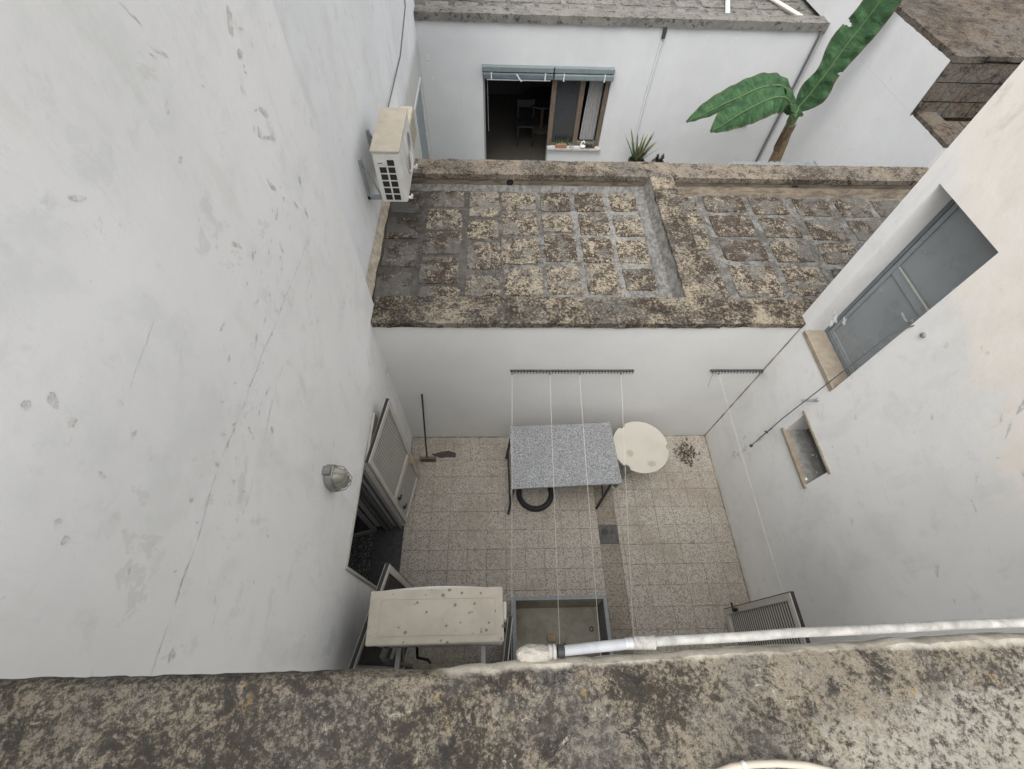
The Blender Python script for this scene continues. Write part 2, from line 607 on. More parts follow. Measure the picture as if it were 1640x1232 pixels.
stone_near = lichen('lichen_near_parapet', tan=(.27, .235, .18), brown=(.055, .047, .039), scale=1.6, spots=.8, ochre=.6, bal=.50, rim=rim_fn, near=True)
stone_coping = lichen('lichen_coping', tan=(.35, .30, .225), brown=(.05, .04, .032), scale=.7, spots=.85, ochre=.2, bal=.50)
stone_coping_far = lichen('lichen_coping_far', tan=(.27, .23, .18), brown=(.07, .056, .045), scale=.8, spots=.45, ochre=.1, bal=.48, off=(5, 2, 0))
stone_farroof = lichen('lichen_far_roof', tan=(.23, .22, .20), brown=(.10, .095, .085), scale=1.1, spots=.35, ochre=.1, bal=.45, off=(1, 9, 0))
stone_brown = lichen('weathered_tuff', tan=(.165, .135, .105), brown=(.07, .056, .045), scale=.6, spots=.15, ochre=.1, bal=.5, off=(3, 3, 3))


def block_mat():
    t = NT('roof_block', .95, .15)
    P = t.pos()
    r = t.rnd()
    a = t.noise(9, 6, .7, dist=.7)
    b = t.noise(34, 6, .75, dist=1.0)
    v = t.math('ADD', t.math('MULTIPLY', a, .4), t.math('MULTIPLY', b, .6))
    v = t.math('ADD', v, t.math('MULTIPLY', t.math('SUBTRACT', r, .5), .055))
    # lichen thins out towards the left and right ends of the roof
    x = t.sep(P)[0]
    v = t.math('SUBTRACT', v, t.ramp(x, -.2, -1.3, 0, .06))
    v = t.math('SUBTRACT', v, t.ramp(x, 2.2, 2.8, 0, .022))
    c = t.mix(t.ramp(v, .485, .54), (.055, .042, .033), (.37, .325, .245))
    c = t.mix(t.math('MULTIPLY', t.ramp(t.noise(4, 4, .5), .45, .7), .25), c, (.16, .15, .135))
    c = t.mix(t.math('MULTIPLY', t.ramp(t.noise(80, 3, .8), .48, .62), .7), c, (.05, .038, .03))
    s = t.math('MULTIPLY', t.ramp(t.voro(34), .12, .22, 1, 0), t.ramp(t.noise(5, 3, .5), .5, .6))
    c = t.mix(t.math('MULTIPLY', s, .7), c, (.45, .42, .35))
    sm = t.ramp(t.math('ADD', t.noise(2.8, 7, .72, dist=.6), t.math('ADD', t.ramp(x, -1.3, .2, .08, 0), t.ramp(x, 3.0, 5.2, 0, .09))), .50, .61)
    c = t.mix(t.math('MULTIPLY', sm, .72), c, t.mix(b, (.075, .07, .063), (.22, .213, .20)))
    t.col(c)
    t.bump(t.math('ADD', b, t.math('MULTIPLY', t.noise(80, 4, .6), .5)), .9, .012)
    return t.m


def joint_mat():
    t = NT('roof_cement', .95, .15)
    a = t.noise(5, 7, .7, dist=.8)
    b = t.noise(40, 5, .7)
    c = t.mix(t.ramp(a, .4, .62), (.095, .091, .083), (.21, .207, .197))
    c = t.mix(t.math('MULTIPLY', t.ramp(b, .5, .68), .5), c, (.27, .26, .235))
    c = t.mix(t.math('MULTIPLY', t.ramp(t.noise(13, 6, .75, dist=1), .5, .62), .8), c, (.07, .054, .042))
    xj = t.math('ADD', t.sep(t.pos())[0], t.math('MULTIPLY', a, 1.2))
    c = t.mix(t.ramp(xj, .1, 1.5, .7, 0), c, (.062, .056, .05))
    c = t.mix(t.math('MULTIPLY', t.math('MULTIPLY', t.ramp(xj, 1.2, 2.4), t.ramp(xj, 2.7, 3.1, 1, 0)), t.ramp(b, .4, .6, .1, .45)), c, (.36, .355, .335))
    s = t.math('MULTIPLY', t.ramp(t.voro(38), .1, .2, 1, 0), t.ramp(t.noise(3, 3, .5), .55, .62))
    c = t.mix(s, c, (.5, .48, .42))
    t.col(c)
    t.bump(t.math('ADD', a, b), .8, .012)
    return t.m


roof_block_m = block_mat()
joint_m = joint_mat()


def cement_face_mat():
    t = NT('parapet_inner_face', .95, .1)
    p = t.scaled(t.pos(), (1.4, 1.4, 7))
    a = t.noise(3, 7, .7, co=p, dist=.8)
    c = t.mix(t.ramp(a, .35, .65), (.10, .083, .066), (.21, .175, .135))
    c = t.mix(t.math('MULTIPLY', t.ramp(t.noise(9, 6, .7), .5, .7), .6), c, (.11, .10, .09))
    t.col(c)
    t.bump(t.noise(30, 5, .7), .6, .01)
    return t.m


cement_face = cement_face_mat()


def cement_grey_mat():
    t = NT('grey_cement_fillet', .95, .1)
    a = t.noise(6, 7, .7, co=t.scaled(t.pos(), (4, 2.5, 3)), dist=.3)
    c = t.mix(t.ramp(a, .4, .62), (.12, .118, .112), (.22, .215, .205))
    t.col(c)
    t.bump(t.noise(30, 5, .7), .6, .01)
    return t.m


cement_grey = cement_grey_mat()


def terrazzo(name, base, dark, chip, sc=55, dirt=.5, tone=.12):
    t = NT(name, .55, .35)
    r = t.rnd()
    v = t.n.new('ShaderNodeTexVoronoi')
    v.inputs['Scale'].default_value = sc
    t.link(t.pos(), v.inputs['Vector'])
    rc = t.sep(v.outputs['Color'])
    c = t.mix(t.ramp(rc[0], .55, .6), base, dark)
    c = t.mix(t.ramp(rc[1], .72, .76), c, chip)
    c = t.mix(t.math('MULTIPLY', t.ramp(t.voro(sc * 2.4, out='Distance'), .2, .3, 1, 0), .4), c, dark)
    c = t.mix(t.math('MULTIPLY', r, tone), c, tuple(q * .6 for q in base))
    # grime: broad stains, running with the place not the light
    g = t.ramp(t.noise(1.1, 6, .65, dist=.5), .45, .68)
    c = t.mix(t.math('MULTIPLY', g, dirt), c, tuple(q * .62 for q in (base[0], base[1] * .93, base[2] * .82)))
    g2 = t.ramp(t.noise(4.5, 7, .7, dist=.7), .58, .72)
    c = t.mix(t.math('MULTIPLY', g2, dirt * .7), c, (.09, .075, .06))
    t.col(c)
    t.bump(t.noise(60, 3, .6), .15, .004)
    return t


tt = terrazzo('terrazzo_tile', (.43, .39, .335), (.25, .222, .188), (.48, .445, .395), sc=85, tone=.16, dirt=.6)
terr = tt.m
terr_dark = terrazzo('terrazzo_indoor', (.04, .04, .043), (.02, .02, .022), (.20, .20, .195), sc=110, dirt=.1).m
terr_strip = terrazzo('terrazzo_worn', (.27, .235, .19), (.19, .162, .13), (.32, .285, .235), sc=60, dirt=.8).m
grout = simple('grout', (.20, .175, .15), .95, var=.3, nscale=9)


def granite_mat():
    t = NT('granite', .32, .5)
    v = t.n.new('ShaderNodeTexVoronoi')
    v.inputs['Scale'].default_value = 130
    t.link(t.pos(), v.inputs['Vector'])
    rc = t.sep(v.outputs['Color'])
    c = t.mix(t.ramp(rc[0], .38, .45), (.13, .135, .143), (.29, .30, .31))
    c = t.mix(t.ramp(rc[1], .86, .9), c, (.42, .42, .42))
    c = t.mix(t.math('MULTIPLY', t.ramp(t.noise(3, 5, .6), .4, .7), .25), c, (.2, .2, .2))
    t.col(c)
    return t.m


granite = granite_mat()
granite_edge = simple('granite_edge', (.40, .36, .31), .8, var=.15, nscale=40)
alu = simple('shutter_cream_metal', (.47, .45, .405), .45, spec=.4, var=.05, dirt=.25, nscale=6)
alu_grey = simple('frame_grey_metal', (.26, .26, .26), .45, var=.08, dirt=.2)
alu_dark = simple('frame_dark_metal', (.13, .13, .135), .5, var=.1)
black = simple('black_plastic', (.02, .02, .021), .5, var=.2)
rubber = simple('rubber', (.022, .022, .023), .75, var=.25, nscale=20, dirt=.2, dirtcol=(.07, .065, .055))
dark_iron = simple('dark_iron', (.05, .055, .06), .6, metal=.3, var=.2, dirt=.25, dirtcol=(.14, .08, .05))
galv = simple('galvanised_metal', (.42, .43, .44), .45, metal=.5, var=.12)
glass_dark = simple('dark_glass', (.03, .032, .035), .08, spec=.6, var=.1)
cord_m = simple('white_cord', (.62, .6, .54), .8, var=.05)
cable_m = simple('grey_cable', (.12, .12, .12), .6)
wood = simple('window_wood', (.14, .108, .08), .6, var=.2, nscale=18)
bluegrey = simple('awning_blue_grey', (.11, .14, .165), .55, var=.12, dirt=.2)
bluegrey2 = simple('awning_pale_blue_grey', (.17, .205, .21), .55, var=.1, dirt=.2)
sillm = simple('marble_sill', (.42, .41, .38), .6, var=.1, dirt=.35, nscale=12)
sill_tan = simple('travertine_sill', (.30, .255, .20), .8, var=.15, dirt=.55, dirtcol=(.25, .19, .13), nscale=14, bump=.5)
terracotta = simple('terracotta', (.30, .16, .10), .85, var=.15)
pale_metal = simple('pale_metal', (.6, .6, .58), .5, var=.08)
acwhite = simple('unit_white', (.62, .61, .58), .5, var=.06, dirt=.15, nscale=8)
debris_m = simple('dry_leaves', (.12, .095, .07), .95, var=.5, nscale=40)


def ac_top_mat():
    t = NT('unit_stained_top', .6, .35)
    wp = warped(t, .012, 40)
    c = t.mix(t.ramp(t.noise(7, 5, .6), .35, .7), (.52, .475, .40), (.45, .405, .335))
    wavy = t.ramp(t.noise(4, 6, .7, dist=1.5), .54, .62)
    c = t.mix(t.math('MULTIPLY', wavy, .22), c, (.42, .37, .29))
    v = t.n.new('ShaderNodeTexVoronoi')
    v.inputs['Scale'].default_value = 21
    t.link(wp, v.inputs['Vector'])
    rc = t.sep(v.outputs['Color'])
    d = t.math('SUBTRACT', v.outputs['Distance'], t.math('MULTIPLY', rc[0], .24))
    s = t.math('MULTIPLY', t.ramp(d, .03, .07, 1, 0), t.ramp(rc[1], .25, .29))
    c = t.mix(t.math('MULTIPLY', s, .85), c, (.20, .155, .105))
    v2 = t.n.new('ShaderNodeTexVoronoi')
    v2.inputs['Scale'].default_value = 11
    t.link(wp, v2.inputs['Vector'])
    rc2 = t.sep(v2.outputs['Color'])
    s2 = t.math('MULTIPLY', t.ramp(v2.outputs['Distance'], .12, .16, 1, 0), t.ramp(rc2[1], .5, .52))
    c = t.mix(t.math('MULTIPLY', s2, .8), c, (.17, .14, .10))
    t.col(c)
    return t.m


ac_top = ac_top_mat()
ac_top2 = simple('unit_dusty_top', (.43, .385, .31), .7, var=.1, dirt=.35, nscale=7, dirtcol=(.38, .32, .24))


def plastic_cream():
    t = NT('cream_plastic', .55, .35)
    c = t.mix(t.ramp(t.noise(3, 4, .5), .35, .7), (.48, .455, .40), (.44, .415, .36))
    wp = warped(t, .04, 12)
    m1 = blot(t, wp, (2.02, 2.2, .74), (1, 0, 0), .05, (0, 1, 0), .04, .8)
    m2 = blot(t, wp, (1.76, 2.35, .74), (1, 0, 0), .04, (0, 1, 0), .05, .8)
    c = t.mix(t.math('MULTIPLY', t.math('MAXIMUM', m1, m2), .5), c, (.28, .20, .12))
    t.col(c)
    return t.m


cream_plastic = plastic_cream()


def leaf_mat(name, a, b, transl=.12):
    t = NT(name, .55, .3)
    c = t.mix(t.ramp(t.noise(5, 5, .6), .35, .65), a, b)
    uvn = t.n.new('ShaderNodeUVMap')
    x, y, z = t.sep(uvn.outputs[0])
    st = t.noise(1.0, 4, .6, co=t.comb(t.math('MULTIPLY', x, 46), t.math('MULTIPLY', y, 1.5), 0.0))
    c = t.mix(t.math('MULTIPLY', t.ramp(st, .48, .66), .55), c, tuple(v * 1.9 for v in b))
    br = t.math('ADD', t.math('ABSOLUTE', y), t.math('MULTIPLY', t.noise(9, 5, .7), .22))
    c = t.mix(t.math('MULTIPLY', t.ramp(br, 1.0, 1.08), .8), c, (.10, .075, .035))
    t.col(c)
    t.bump(st, .5, .02)
    return t.m


leaf_g = leaf_mat('banana_leaf', (.022, .062, .026), (.042, .10, .038))
leaf_rib = simple('leaf_midrib', (.10, .15, .065), .5)
stem_g = simple('banana_stem_green', (.10, .14, .065), .6, var=.2)
trunk_b = simple('banana_trunk', (.16, .115, .065), .85, var=.35, nscale=18, bump=.5)
agave_g = simple('aloe_leaf', (.055, .10, .045), .5, var=.5, nscale=9)
agave_r = simple('aloe_leaf_bronze', (.17, .12, .06), .6, var=.4, nscale=9)
dark_leaf = simple('dark_succulent', (.035, .035, .042), .7, var=.5, nscale=30)
corr_m = simple('corrugated_sheet', (.22, .24, .245), .5, metal=.2, var=.12, dirt=.2)
door_grey = simple('grey_painted_steel', (.235, .258, .27), .3, spec=.6, var=.07, nscale=3, dirt=.12, dirtcol=(.25, .24, .22))
door_reveal = plaster('reveal_plaster', (.52, .53, .53), patchy=.5)
mortar_white = simple('whitewashed_mortar', (.33, .31, .27), .95, var=.2, nscale=25, bump=1.0, dirt=.4, dirtcol=(.25, .23, .2))
pipe_grey = simple('grey_plastic_pipe', (.31, .32, .335), .6, var=.1, dirt=.4, nscale=16, dirtcol=(.48, .47, .44))
pipe_white = simple('whitewashed_pipe', (.34, .332, .312), .85, var=.25, dirt=.75, nscale=30, dirtcol=(.22, .205, .185), bump=.4)
conduit_m = simple('cream_conduit', (.46, .41, .34), .5, var=.06)


def basin_mat():
    t = NT('basin_cement', .7, .3)
    a = t.noise(2.2, 6, .65, dist=.5)
    c = t.mix(t.ramp(a, .35, .68), (.33, .31, .26), (.22, .195, .155))
    c = t.mix(t.math('MULTIPLY', t.ramp(t.noise(14, 6, .7), .5, .68), .35), c, (.15, .13, .10))
    s = t.math('MULTIPLY', t.ramp(t.voro(9), .03, .05, 1, 0), .9)
    c = t.mix(s, c, (.6, .6, .57))
    t.col(c)
    return t.m


basin_in = basin_mat()
basin_rim = simple('basin_grey_stone', (.25, .265, .275), .6, var=.15, nscale=30, dirt=.2)


def chip_mat(name, col):
    t = NT(name, .95, .1)
    c = t.mix(t.ramp(t.noise(28, 5, .7), .35, .65), tuple(v * .8 for v in col), tuple(v * 1.25 for v in col))
    t.col(c)
    t.bump(t.noise(60, 4, .7), .6, .006)
    return t.m


chip_m = chip_mat('bare_plaster', (.60, .60, .585))
crack_m = chip_mat('crack_shadow', (.57, .565, .54))


def chips(parent, blots, cracks, fn, k=.52, seed=0, name='flaking', mats=None):
    """flaked spots and hair cracks: thin irregular skins standing 1 mm off the wall"""
    rs = random.Random(seed)
    m = MB()
    lvl = [0.0]
    for (a, b, r1, r2, g) in blots:
        n_ = rs.choice((1, 1, 1, 2))
        for q in range(n_):
            ca, sa = math.cos(g + rs.uniform(-.4, .4)), math.sin(g)
            oa, ob = rs.uniform(-1, 1) * r1 * .9 * (q > 0), rs.uniform(-1, 1) * r1 * .9 * (q > 0)
            f = k * (1 if q == 0 else rs.uniform(.3, .6))
            pts = []
            s0 = rs.uniform(0, 50)
            for i in range(26):
                th = 2 * math.pi * i / 26
                rr_ = 1 + .7 * noise.noise(Vector((math.cos(th) * 1.2, math.sin(th) * 1.2, s0))) + .5 * noise.noise(Vector((math.cos(th) * 4, math.sin(th) * 4, s0)))
                rr_ = max(rr_, .45)
                u, v = r1 * f * rr_ * math.cos(th), r2 * f * rr_ * math.sin(th)
                pts.append((a + oa + u * ca - v * sa, b + ob + u * sa + v * ca))
            lvl[0] += .00004
            m.quad([fn(p[0], p[1], -.001 - lvl[0]) for p in pts])
    c = MB()
    for (a0, b0, a1, b1, w) in cracks:
        L = math.hypot(a1 - a0, b1 - b0)
        n_ = max(6, int(L / .009))
        dx_, dy_ = (a1 - a0) / L, (b1 - b0) / L
        s0 = rs.uniform(0, 90)
        prev = None
        for i in range(n_ + 1):
            u = i / n_
            d = L * u
            o_ = .014 * noise.noise(Vector((d * 6, s0, 0))) + .006 * noise.noise(Vector((d * 30, s0, 1)))
            ww = w * .30 * max(0, noise.noise(Vector((d * 5, s0, 5))) * 1.6 + .28 + .5 * noise.noise(Vector((d * 40, s0, 3))))
            ww = min(ww, w) * (1 if w > .011 else math.sin(math.pi * min(max(u, .02), .98)) ** .4)
            ca_, cb_ = a0 + dx_ * d - dy_ * o_, b0 + dy_ * d + dx_ * o_
            cur = (ca_ - dy_ * ww, cb_ + dx_ * ww, ca_ + dy_ * ww, cb_ - dx_ * ww, ww)
            if prev and (ww > .0004 or prev[4] > .0004):
                c.quad([fn(prev[0], prev[1], -.0012), fn(prev[2], prev[3], -.0012), fn(cur[2], cur[3], -.0012), fn(cur[0], cur[1], -.0012)])
            prev = cur
    ms = mats or (chip_m, crack_m)
    if m.v:
        m.build('flaked_patches', ms[0], parent, kind='stuff')
    if c.v:
        c.build('hair_cracks', ms[1], parent, kind='stuff')


# ------------------------------------------------------------------ setting: ground
XL, XR, YB = -1.24, 3.21, 2.965
XF = -1.40            # face of the recessed left wall
ZR, ZF = 2.68, 2.47   # roof coping top, roof surface


def struct(o):
    o['kind'] = 'structure'
    return o


g = MB().quad([(-60, -60, -.12), (60, -60, -.12), (60, 60, -.12), (-60, 60, -.12)])
struct(g.build('ground', simple('earth', (.18, .16, .13), .95, var=.2)))

court = MB()
court.box(XL - .36, XR + .3, -.05, YB + .02, -.1, -.014)
court_floor = struct(court.build('courtyard_floor', grout))
# tiles: 0.252 m squares; the drain strip splits them in two fields
P_ = .252
tile_src = {}


def tile(x0, x1, y0, y1, mat, key=None, top=0.0):
    w, d = round(x1 - x0, 3), round(y1 - y0, 3)
    k = (w, d, mat.name)
    dz = random.uniform(-.0008, .0008)
    if k not in tile_src:
        m = MB()
        j = .0011
        c = .0016
        A = [(j, j), (w - j, j), (w - j, d - j), (j, d - j)]
        Bq = [(j + c, j + c), (w - j - c, j + c), (w - j - c, d - j - c), (j + c, d - j - c)]
        zt, zc, zb = 0, -.002, -.013
        for i in range(4):
            a, b = A[i], A[(i + 1) % 4]
            e, f = Bq[i], Bq[(i + 1) % 4]
            m.quad([(*a, zb), (*b, zb), (*b, zc), (*a, zc)])
            m.quad([(*a, zc), (*b, zc), (*f, zt), (*e, zt)])
        m.quad([(*q, zt) for q in Bq])
        o = m.build('tile', mat, None)
        tile_src[k] = o
    else:
        o = tile_src[k].copy()
        C.objects.link(o)
    o.parent = court_floor
    o.location = (x0, y0, top + dz)
    o.rotation_euler = (random.uniform(-.0015, .0015), random.uniform(-.0015, .0015), 0)
    return o


def rng(a, b, anchor):
    """tile edges between a and b, aligned on anchor"""
    e = [a]
    k = math.ceil((a - anchor) / P_ + 1e-6)
    while anchor + k * P_ < b - 1e-3:
        v = anchor + k * P_
        if v - e[-1] > .02:
            e.append(v)
        k += 1
    e.append(b)
    return e


SX0, SX1 = 1.395, 1.652
left_x = rng(XL + .002, SX0, SX0)
right_x = rng(SX1, XR - .002, SX1 + .06)
for i in range(len(left_x) - 1):
    off = 1.081 + (.0 if i % 5 else .09)
    ys = rng(.0, YB - .002, 1.081)
    for j in range(len(ys) - 1):
        tile(left_x[i], left_x[i + 1], ys[j], ys[j + 1], terr)
for i in range(len(right_x) - 1):
    ys = rng(.0, YB - .002, .866)
    for j in range(len(ys) - 1):
        tile(right_x[i], right_x[i + 1], ys[j], ys[j + 1], terr)
ys = rng(.0, YB - .002, 1.381)
for j in range(len(ys) - 1):
    if abs(ys[j] - 1.381) < .01:
        continue
    tile(SX0, SX1, ys[j], ys[j + 1], terr_strip, top=-.003)
# drain tile
dr = thing('floor_drain', 'square grey cement drain tile with a black hole in the courtyard floor', 'drain', (1.523, 1.507, 0))
slab = wall_mesh(SX0 + .003, SX1 - .003, 1.385, 1.629, .012, [(1.43, 1.51, 1.50, 1.575)], lambda a, b, d: (a, b, -.002 - d))
slab.build('surround', simple('drain_cement', (.10, .098, .095), .8, var=.35, nscale=18), dr)
MB().lathe([(.046, 0), (.046, .006), (.033, .006), (.033, -.01), (.03, -.05), (.002, -.05)], (1.47, 1.5375, -.006), 20).build('ring', dark_iron, dr, True)
MB().box(1.425, 1.515, 1.495, 1.58, -.0595, -.0575).build('sump', black, dr)

# indoor floor behind the left door
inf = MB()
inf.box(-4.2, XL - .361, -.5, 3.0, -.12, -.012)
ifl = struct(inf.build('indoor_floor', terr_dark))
n = 0
for i in range(5):
    for j in range(7):
        x0 = -1.601 - (i + 1) * P_
        y0 = .25 + j * P_
        t_ = tile(x0, x0 + P_, y0, y0 + P_, terr_dark, top=.004)
        t_.parent = ifl
# threshold in the door thickness
sill_thr = MB().box(XL - .36, XL + .015, .75, 1.65, -.012, .012)

# ------------------------------------------------------------------ LEFT HOUSE
LH = thing('house', 'tall white cracked house wall filling the left side, open shuttered door at its foot', 'house', (XL, 1.2, 0))
fn = lambda a, b, d: (XL - d, a, b)
wall_mesh(-3.2, 3.185, -.05, 6.9, .36, [(.75, 1.65, -.06, 2.17)], fn).build('wall', plaster_left, LH, weld=True)
rs_ = random.Random(4)
EX_left = []
for k in range(110):       # trail of flakes along the band of cracks, and scattered ones
    if k < 70:
        u = rs_.random()
        a, b = 2.9 - 2.4 * u + rs_.gauss(0, .10), 4.9 - .75 * min(1, u * 1.7) + rs_.gauss(0, .12) + (.35 if u < .2 else 0)
    else:
        a, b = rs_.uniform(-.5, 3.0), rs_.uniform(2.6, 5.8)
    EX_left.append((a, b, rs_.uniform(.006, .03), rs_.uniform(.003, .010), rs_.uniform(0, 3.1)))
chips(LH, BL_left + EX_left, CR_left, fn, seed=1)
fn2 = lambda a, b, d: (XF - d, a, b)
wall_mesh(3.186, 9.9, -.05, 6.8, .3, [(8.25, 9.4, .1, 2.05)], fn2).build('wall', plaster_recess, LH, weld=True, label='recessed white wall carrying the small air conditioner')
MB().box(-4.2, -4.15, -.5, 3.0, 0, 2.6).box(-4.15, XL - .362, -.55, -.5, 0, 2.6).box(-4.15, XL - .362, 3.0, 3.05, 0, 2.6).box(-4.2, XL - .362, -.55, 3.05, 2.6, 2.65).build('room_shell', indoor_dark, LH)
# flashing fillet where the roof meets the recessed wall
m = MB()
yy = [3.19 + k * (5.44 - 3.19) / 30 for k in range(31)]
for a, b in zip(yy, yy[1:]):
    w0, w1 = .055 + .02 * noise.noise(Vector((a * 4, 0, 0))), .055 + .02 * noise.noise(Vector((b * 4, 0, 0)))
    m.quad([(XF + .002, a, ZF + .14), (XF + .002, b, ZF + .14), (XF + w1, b, ZF + .004), (XF + w0, a, ZF + .004)])
    m.quad([(XF + .002, a, ZF - .04), (XF + .002, b, ZF - .04), (XF + w1, b, ZF + .004), (XF + w0, a, ZF + .004)])
m.build('flashing', simple('cream_mortar', (.42, .37, .29), .95, var=.25, nscale=12, dirt=.4), LH, True)
# door frame: outer pale trim, jambs inside
m = MB()
m.box(XL - .10, XL + .014, .722, .75, 0, 2.2)
m.box(XL - .10, XL + .014, 1.651, 1.679, 0, 2.2)
m.box(XL - .10, XL + .014, .7505, 1.6505, 2.171, 2.2)
m.build('door_frame', alu, LH, bevel=.004)
m = MB()
for k, (w, col) in enumerate(((.0, 0), (.11, 0), (.17, 0))):
    m.box(XL - .05 - w, XL - .01 - w, 1.60 - .012 * k, 1.649, .013, 2.165)
m.build('door_jamb', alu_dark, LH, bevel=.003)
sill_thr.build('threshold', simple('dark_stone', (.05, .05, .053), .4, var=.4, nscale=50), LH)
# inner glass door leaf standing open inside the doorway
gl = MB()
h = Vector((XL - .34, 1.60, 0))
d = Vector((-.66, -.18, 0)).normalized()
nrm = Vector((-d.y, d.x, 0))
Mx = Matrix(((d.x, nrm.x, 0, h.x), (d.y, nrm.y, 0, h.y), (0, 0, 1, 0), (0, 0, 0, 1)))
gl.box(0, .05, -.02, .02, .02, 2.1, Mx).box(.55, .6, -.02, .02, .02, 2.1, Mx).box(.05, .55, -.02, .02, .02, .12, Mx).box(.05, .55, -.02, .02, 2.03, 2.1, Mx).box(.05, .55, -.02, .02, .8, .88, Mx)
gd = gl.build('glass_door', alu_grey, LH, bevel=.003)
MB().box(.05, .55, -.004, .004, .12, 2.03, Mx).build('pane', glass_dark, gd)


def shutter(parent, hinge, free, z0, z1, rails, name='shutter', pitch=.046, flip=1, handle=None, label=None, edge=black):
    """louvred leaf between two plan points; rails = centre heights of middle rails"""
    hinge, free = Vector((*hinge, 0)), Vector((*free, 0))
    d = (free - hinge)
    w = d.length
    d.normalize()
    nn = Vector((-d.y, d.x, 0)) * flip
    M = Matrix(((d.x, nn.x, 0, hinge.x), (d.y, nn.y, 0, hinge.y), (0, 0, 1, 0), (0, 0, 0, 1)))
    f = MB()
    sw = .055
    f.box(0, sw, -.022, .022, z0, z1, M).box(w - sw, w, -.022, .022, z0, z1, M)
    zs = [z0 + .035] + list(rails) + [z1 - .035]
    hs_ = [.035] + [.05] * len(rails) + [.035]
    for zc, hh in zip(zs, hs_):
        f.box(sw, w - sw, -.0215, .0215, zc - hh, zc + hh, M)
    fr = f.build(name, alu, parent, bevel=.004, label=label)
    e = MB()
    e.box(-.006, w + .006, -.014, .014, z1 + .0005, z1 + .008, M)
    e.box(w + .0005, w + .008, -.016, .016, z0, z1, M)
    e.box(sw, sw + .008, -.024, .0, z0 + .08, z1 - .08, M)
    e.build('gasket', edge, fr)
    MB().box(sw, w - sw, -.008, -.0016, z0 + .07, z1 - .07, M).build('gap_shade', black, fr)  # black sheet added behind the slats, painted shade for the gaps
    ln = w - 2 * sw
    src = None
    for k in range(len(zs) - 1):
        a, b = zs[k] + hs_[k], zs[k + 1] - hs_[k + 1]
        cnt = int((b - a) / pitch)
        for i in range(cnt):
            zc = a + (i + .5) * (b - a) / cnt
            if src is None:
                s_ = MB()
                T = M.to_3x3().to_4x4()
                s_.box(0, ln - .001, -.0015, .0015, -pitch * .26, pitch * .22, T)
                src = s_.build('slat', alu, None)
                o = src
            else:
                o = src.copy()
                C.objects.link(o)
            o.parent = fr
            o.location = (M @ Vector((sw + .0005, 0, zc))) - LOC(fr)
    if handle:
        for (u, z, sc) in handle:
            hm = MB().box(u - .015 * sc, u + .015 * sc, .022, .04, z - .05 * sc, z + .05 * sc, M).box(u - .012, u + .07 * sc, .04, .055, z - .012, z + .012, M)
            hm.build('handle', black, fr, bevel=.003)
    return fr


def LOC(o):
    v = Vector((0, 0, 0))
    while o is not None:
        v += o.location
        o = o.parent
    return v


s1 = shutter(LH, (XL + .03, 1.672), (-1.100, 2.356), .03, 2.17, [.86], flip=-1, handle=[(.10, .80, .8), (.10, .45, .8)], label='fully opened louvred shutter with a looped yellow cord')
# folded second half of the same shutter, edge on, behind it
m = MB().box(XL + .003, XL + .026, 1.70, 2.22, .03, 2.14)
m.build('shutter_panel', alu, LH, bevel=.003)
cdm = MB()
pts = [(-1.10 + .04 + .02 * math.sin(k * .9), 2.24 + .035 * math.cos(k * .6), .95 - .018 * k) for k in range(12)]
cdm.tube(pts, .007, 6).build('cord', simple('yellow_cord', (.50, .37, .17), .8), s1, True)

# small things of the left house, far end: glazed door in the recessed wall
m = MB()
m.box(XF - .04, XF + .02, 8.2505, 8.30, .1, 2.05).box(XF - .04, XF + .02, 9.35, 9.3995, .1, 2.05).box(XF - .04, XF + .02, 8.301, 9.349, 1.99, 2.049)
fd = m.build('door', pale_metal, LH, bevel=.004)
MB().box(XF - .025, XF - .01, 8.301, 9.349, .1, 1.989).build('panel', simple('frosted_pane', (.20, .24, .26), .35), fd)

# ------------------------------------------------------------------ RIGHT HOUSE
RH = thing('house', 'white and cream house wall on the right with grey steel door and small window', 'house', (XR, 1.2, 0))
fn = lambda a, b, d: (XR + d, a, b)
D_ = (2.18, 2.90, 2.62, 4.30)
Wn = (1.545, 2.175, 1.775, 2.15)
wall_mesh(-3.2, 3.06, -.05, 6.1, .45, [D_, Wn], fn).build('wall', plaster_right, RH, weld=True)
chips(RH, BL_right + [(random.uniform(.3, 2.6), random.uniform(.6, 4.6), random.uniform(.008, .04), random.uniform(.003, .01), random.uniform(0, 3.1)) for k in range(60)], CR_right, fn, seed=2, k=.5)
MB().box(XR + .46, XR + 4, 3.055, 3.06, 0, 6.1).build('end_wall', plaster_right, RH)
cm_ = MB()
for (p, q) in (((XR - .002, YB - .002, .0), (XR - .002, YB - .002, 2.6)), ((XR - .002, 0, .003), (XR - .002, YB - .004, .003)), ((XL + .003, YB - .003, .003), (XR - .004, YB - .003, .003)), ((XL + .002, 1.7, .003), (XL + .002, YB - .004, .003))):
    p, q = Vector(p), Vector(q)
    n_ = 60
    pts = [p.lerp(q, k / n_) for k in range(n_ + 1)]
    cm_.tube(pts, [.009 + .006 * noise.noise(Vector((k * .35, p.x, q.z))) for k in range(n_ + 1)], 6)
cm_.build('corner_mortar', simple('grimy_mortar', (.25, .22, .18), .95, var=.4, nscale=8), RH, True)
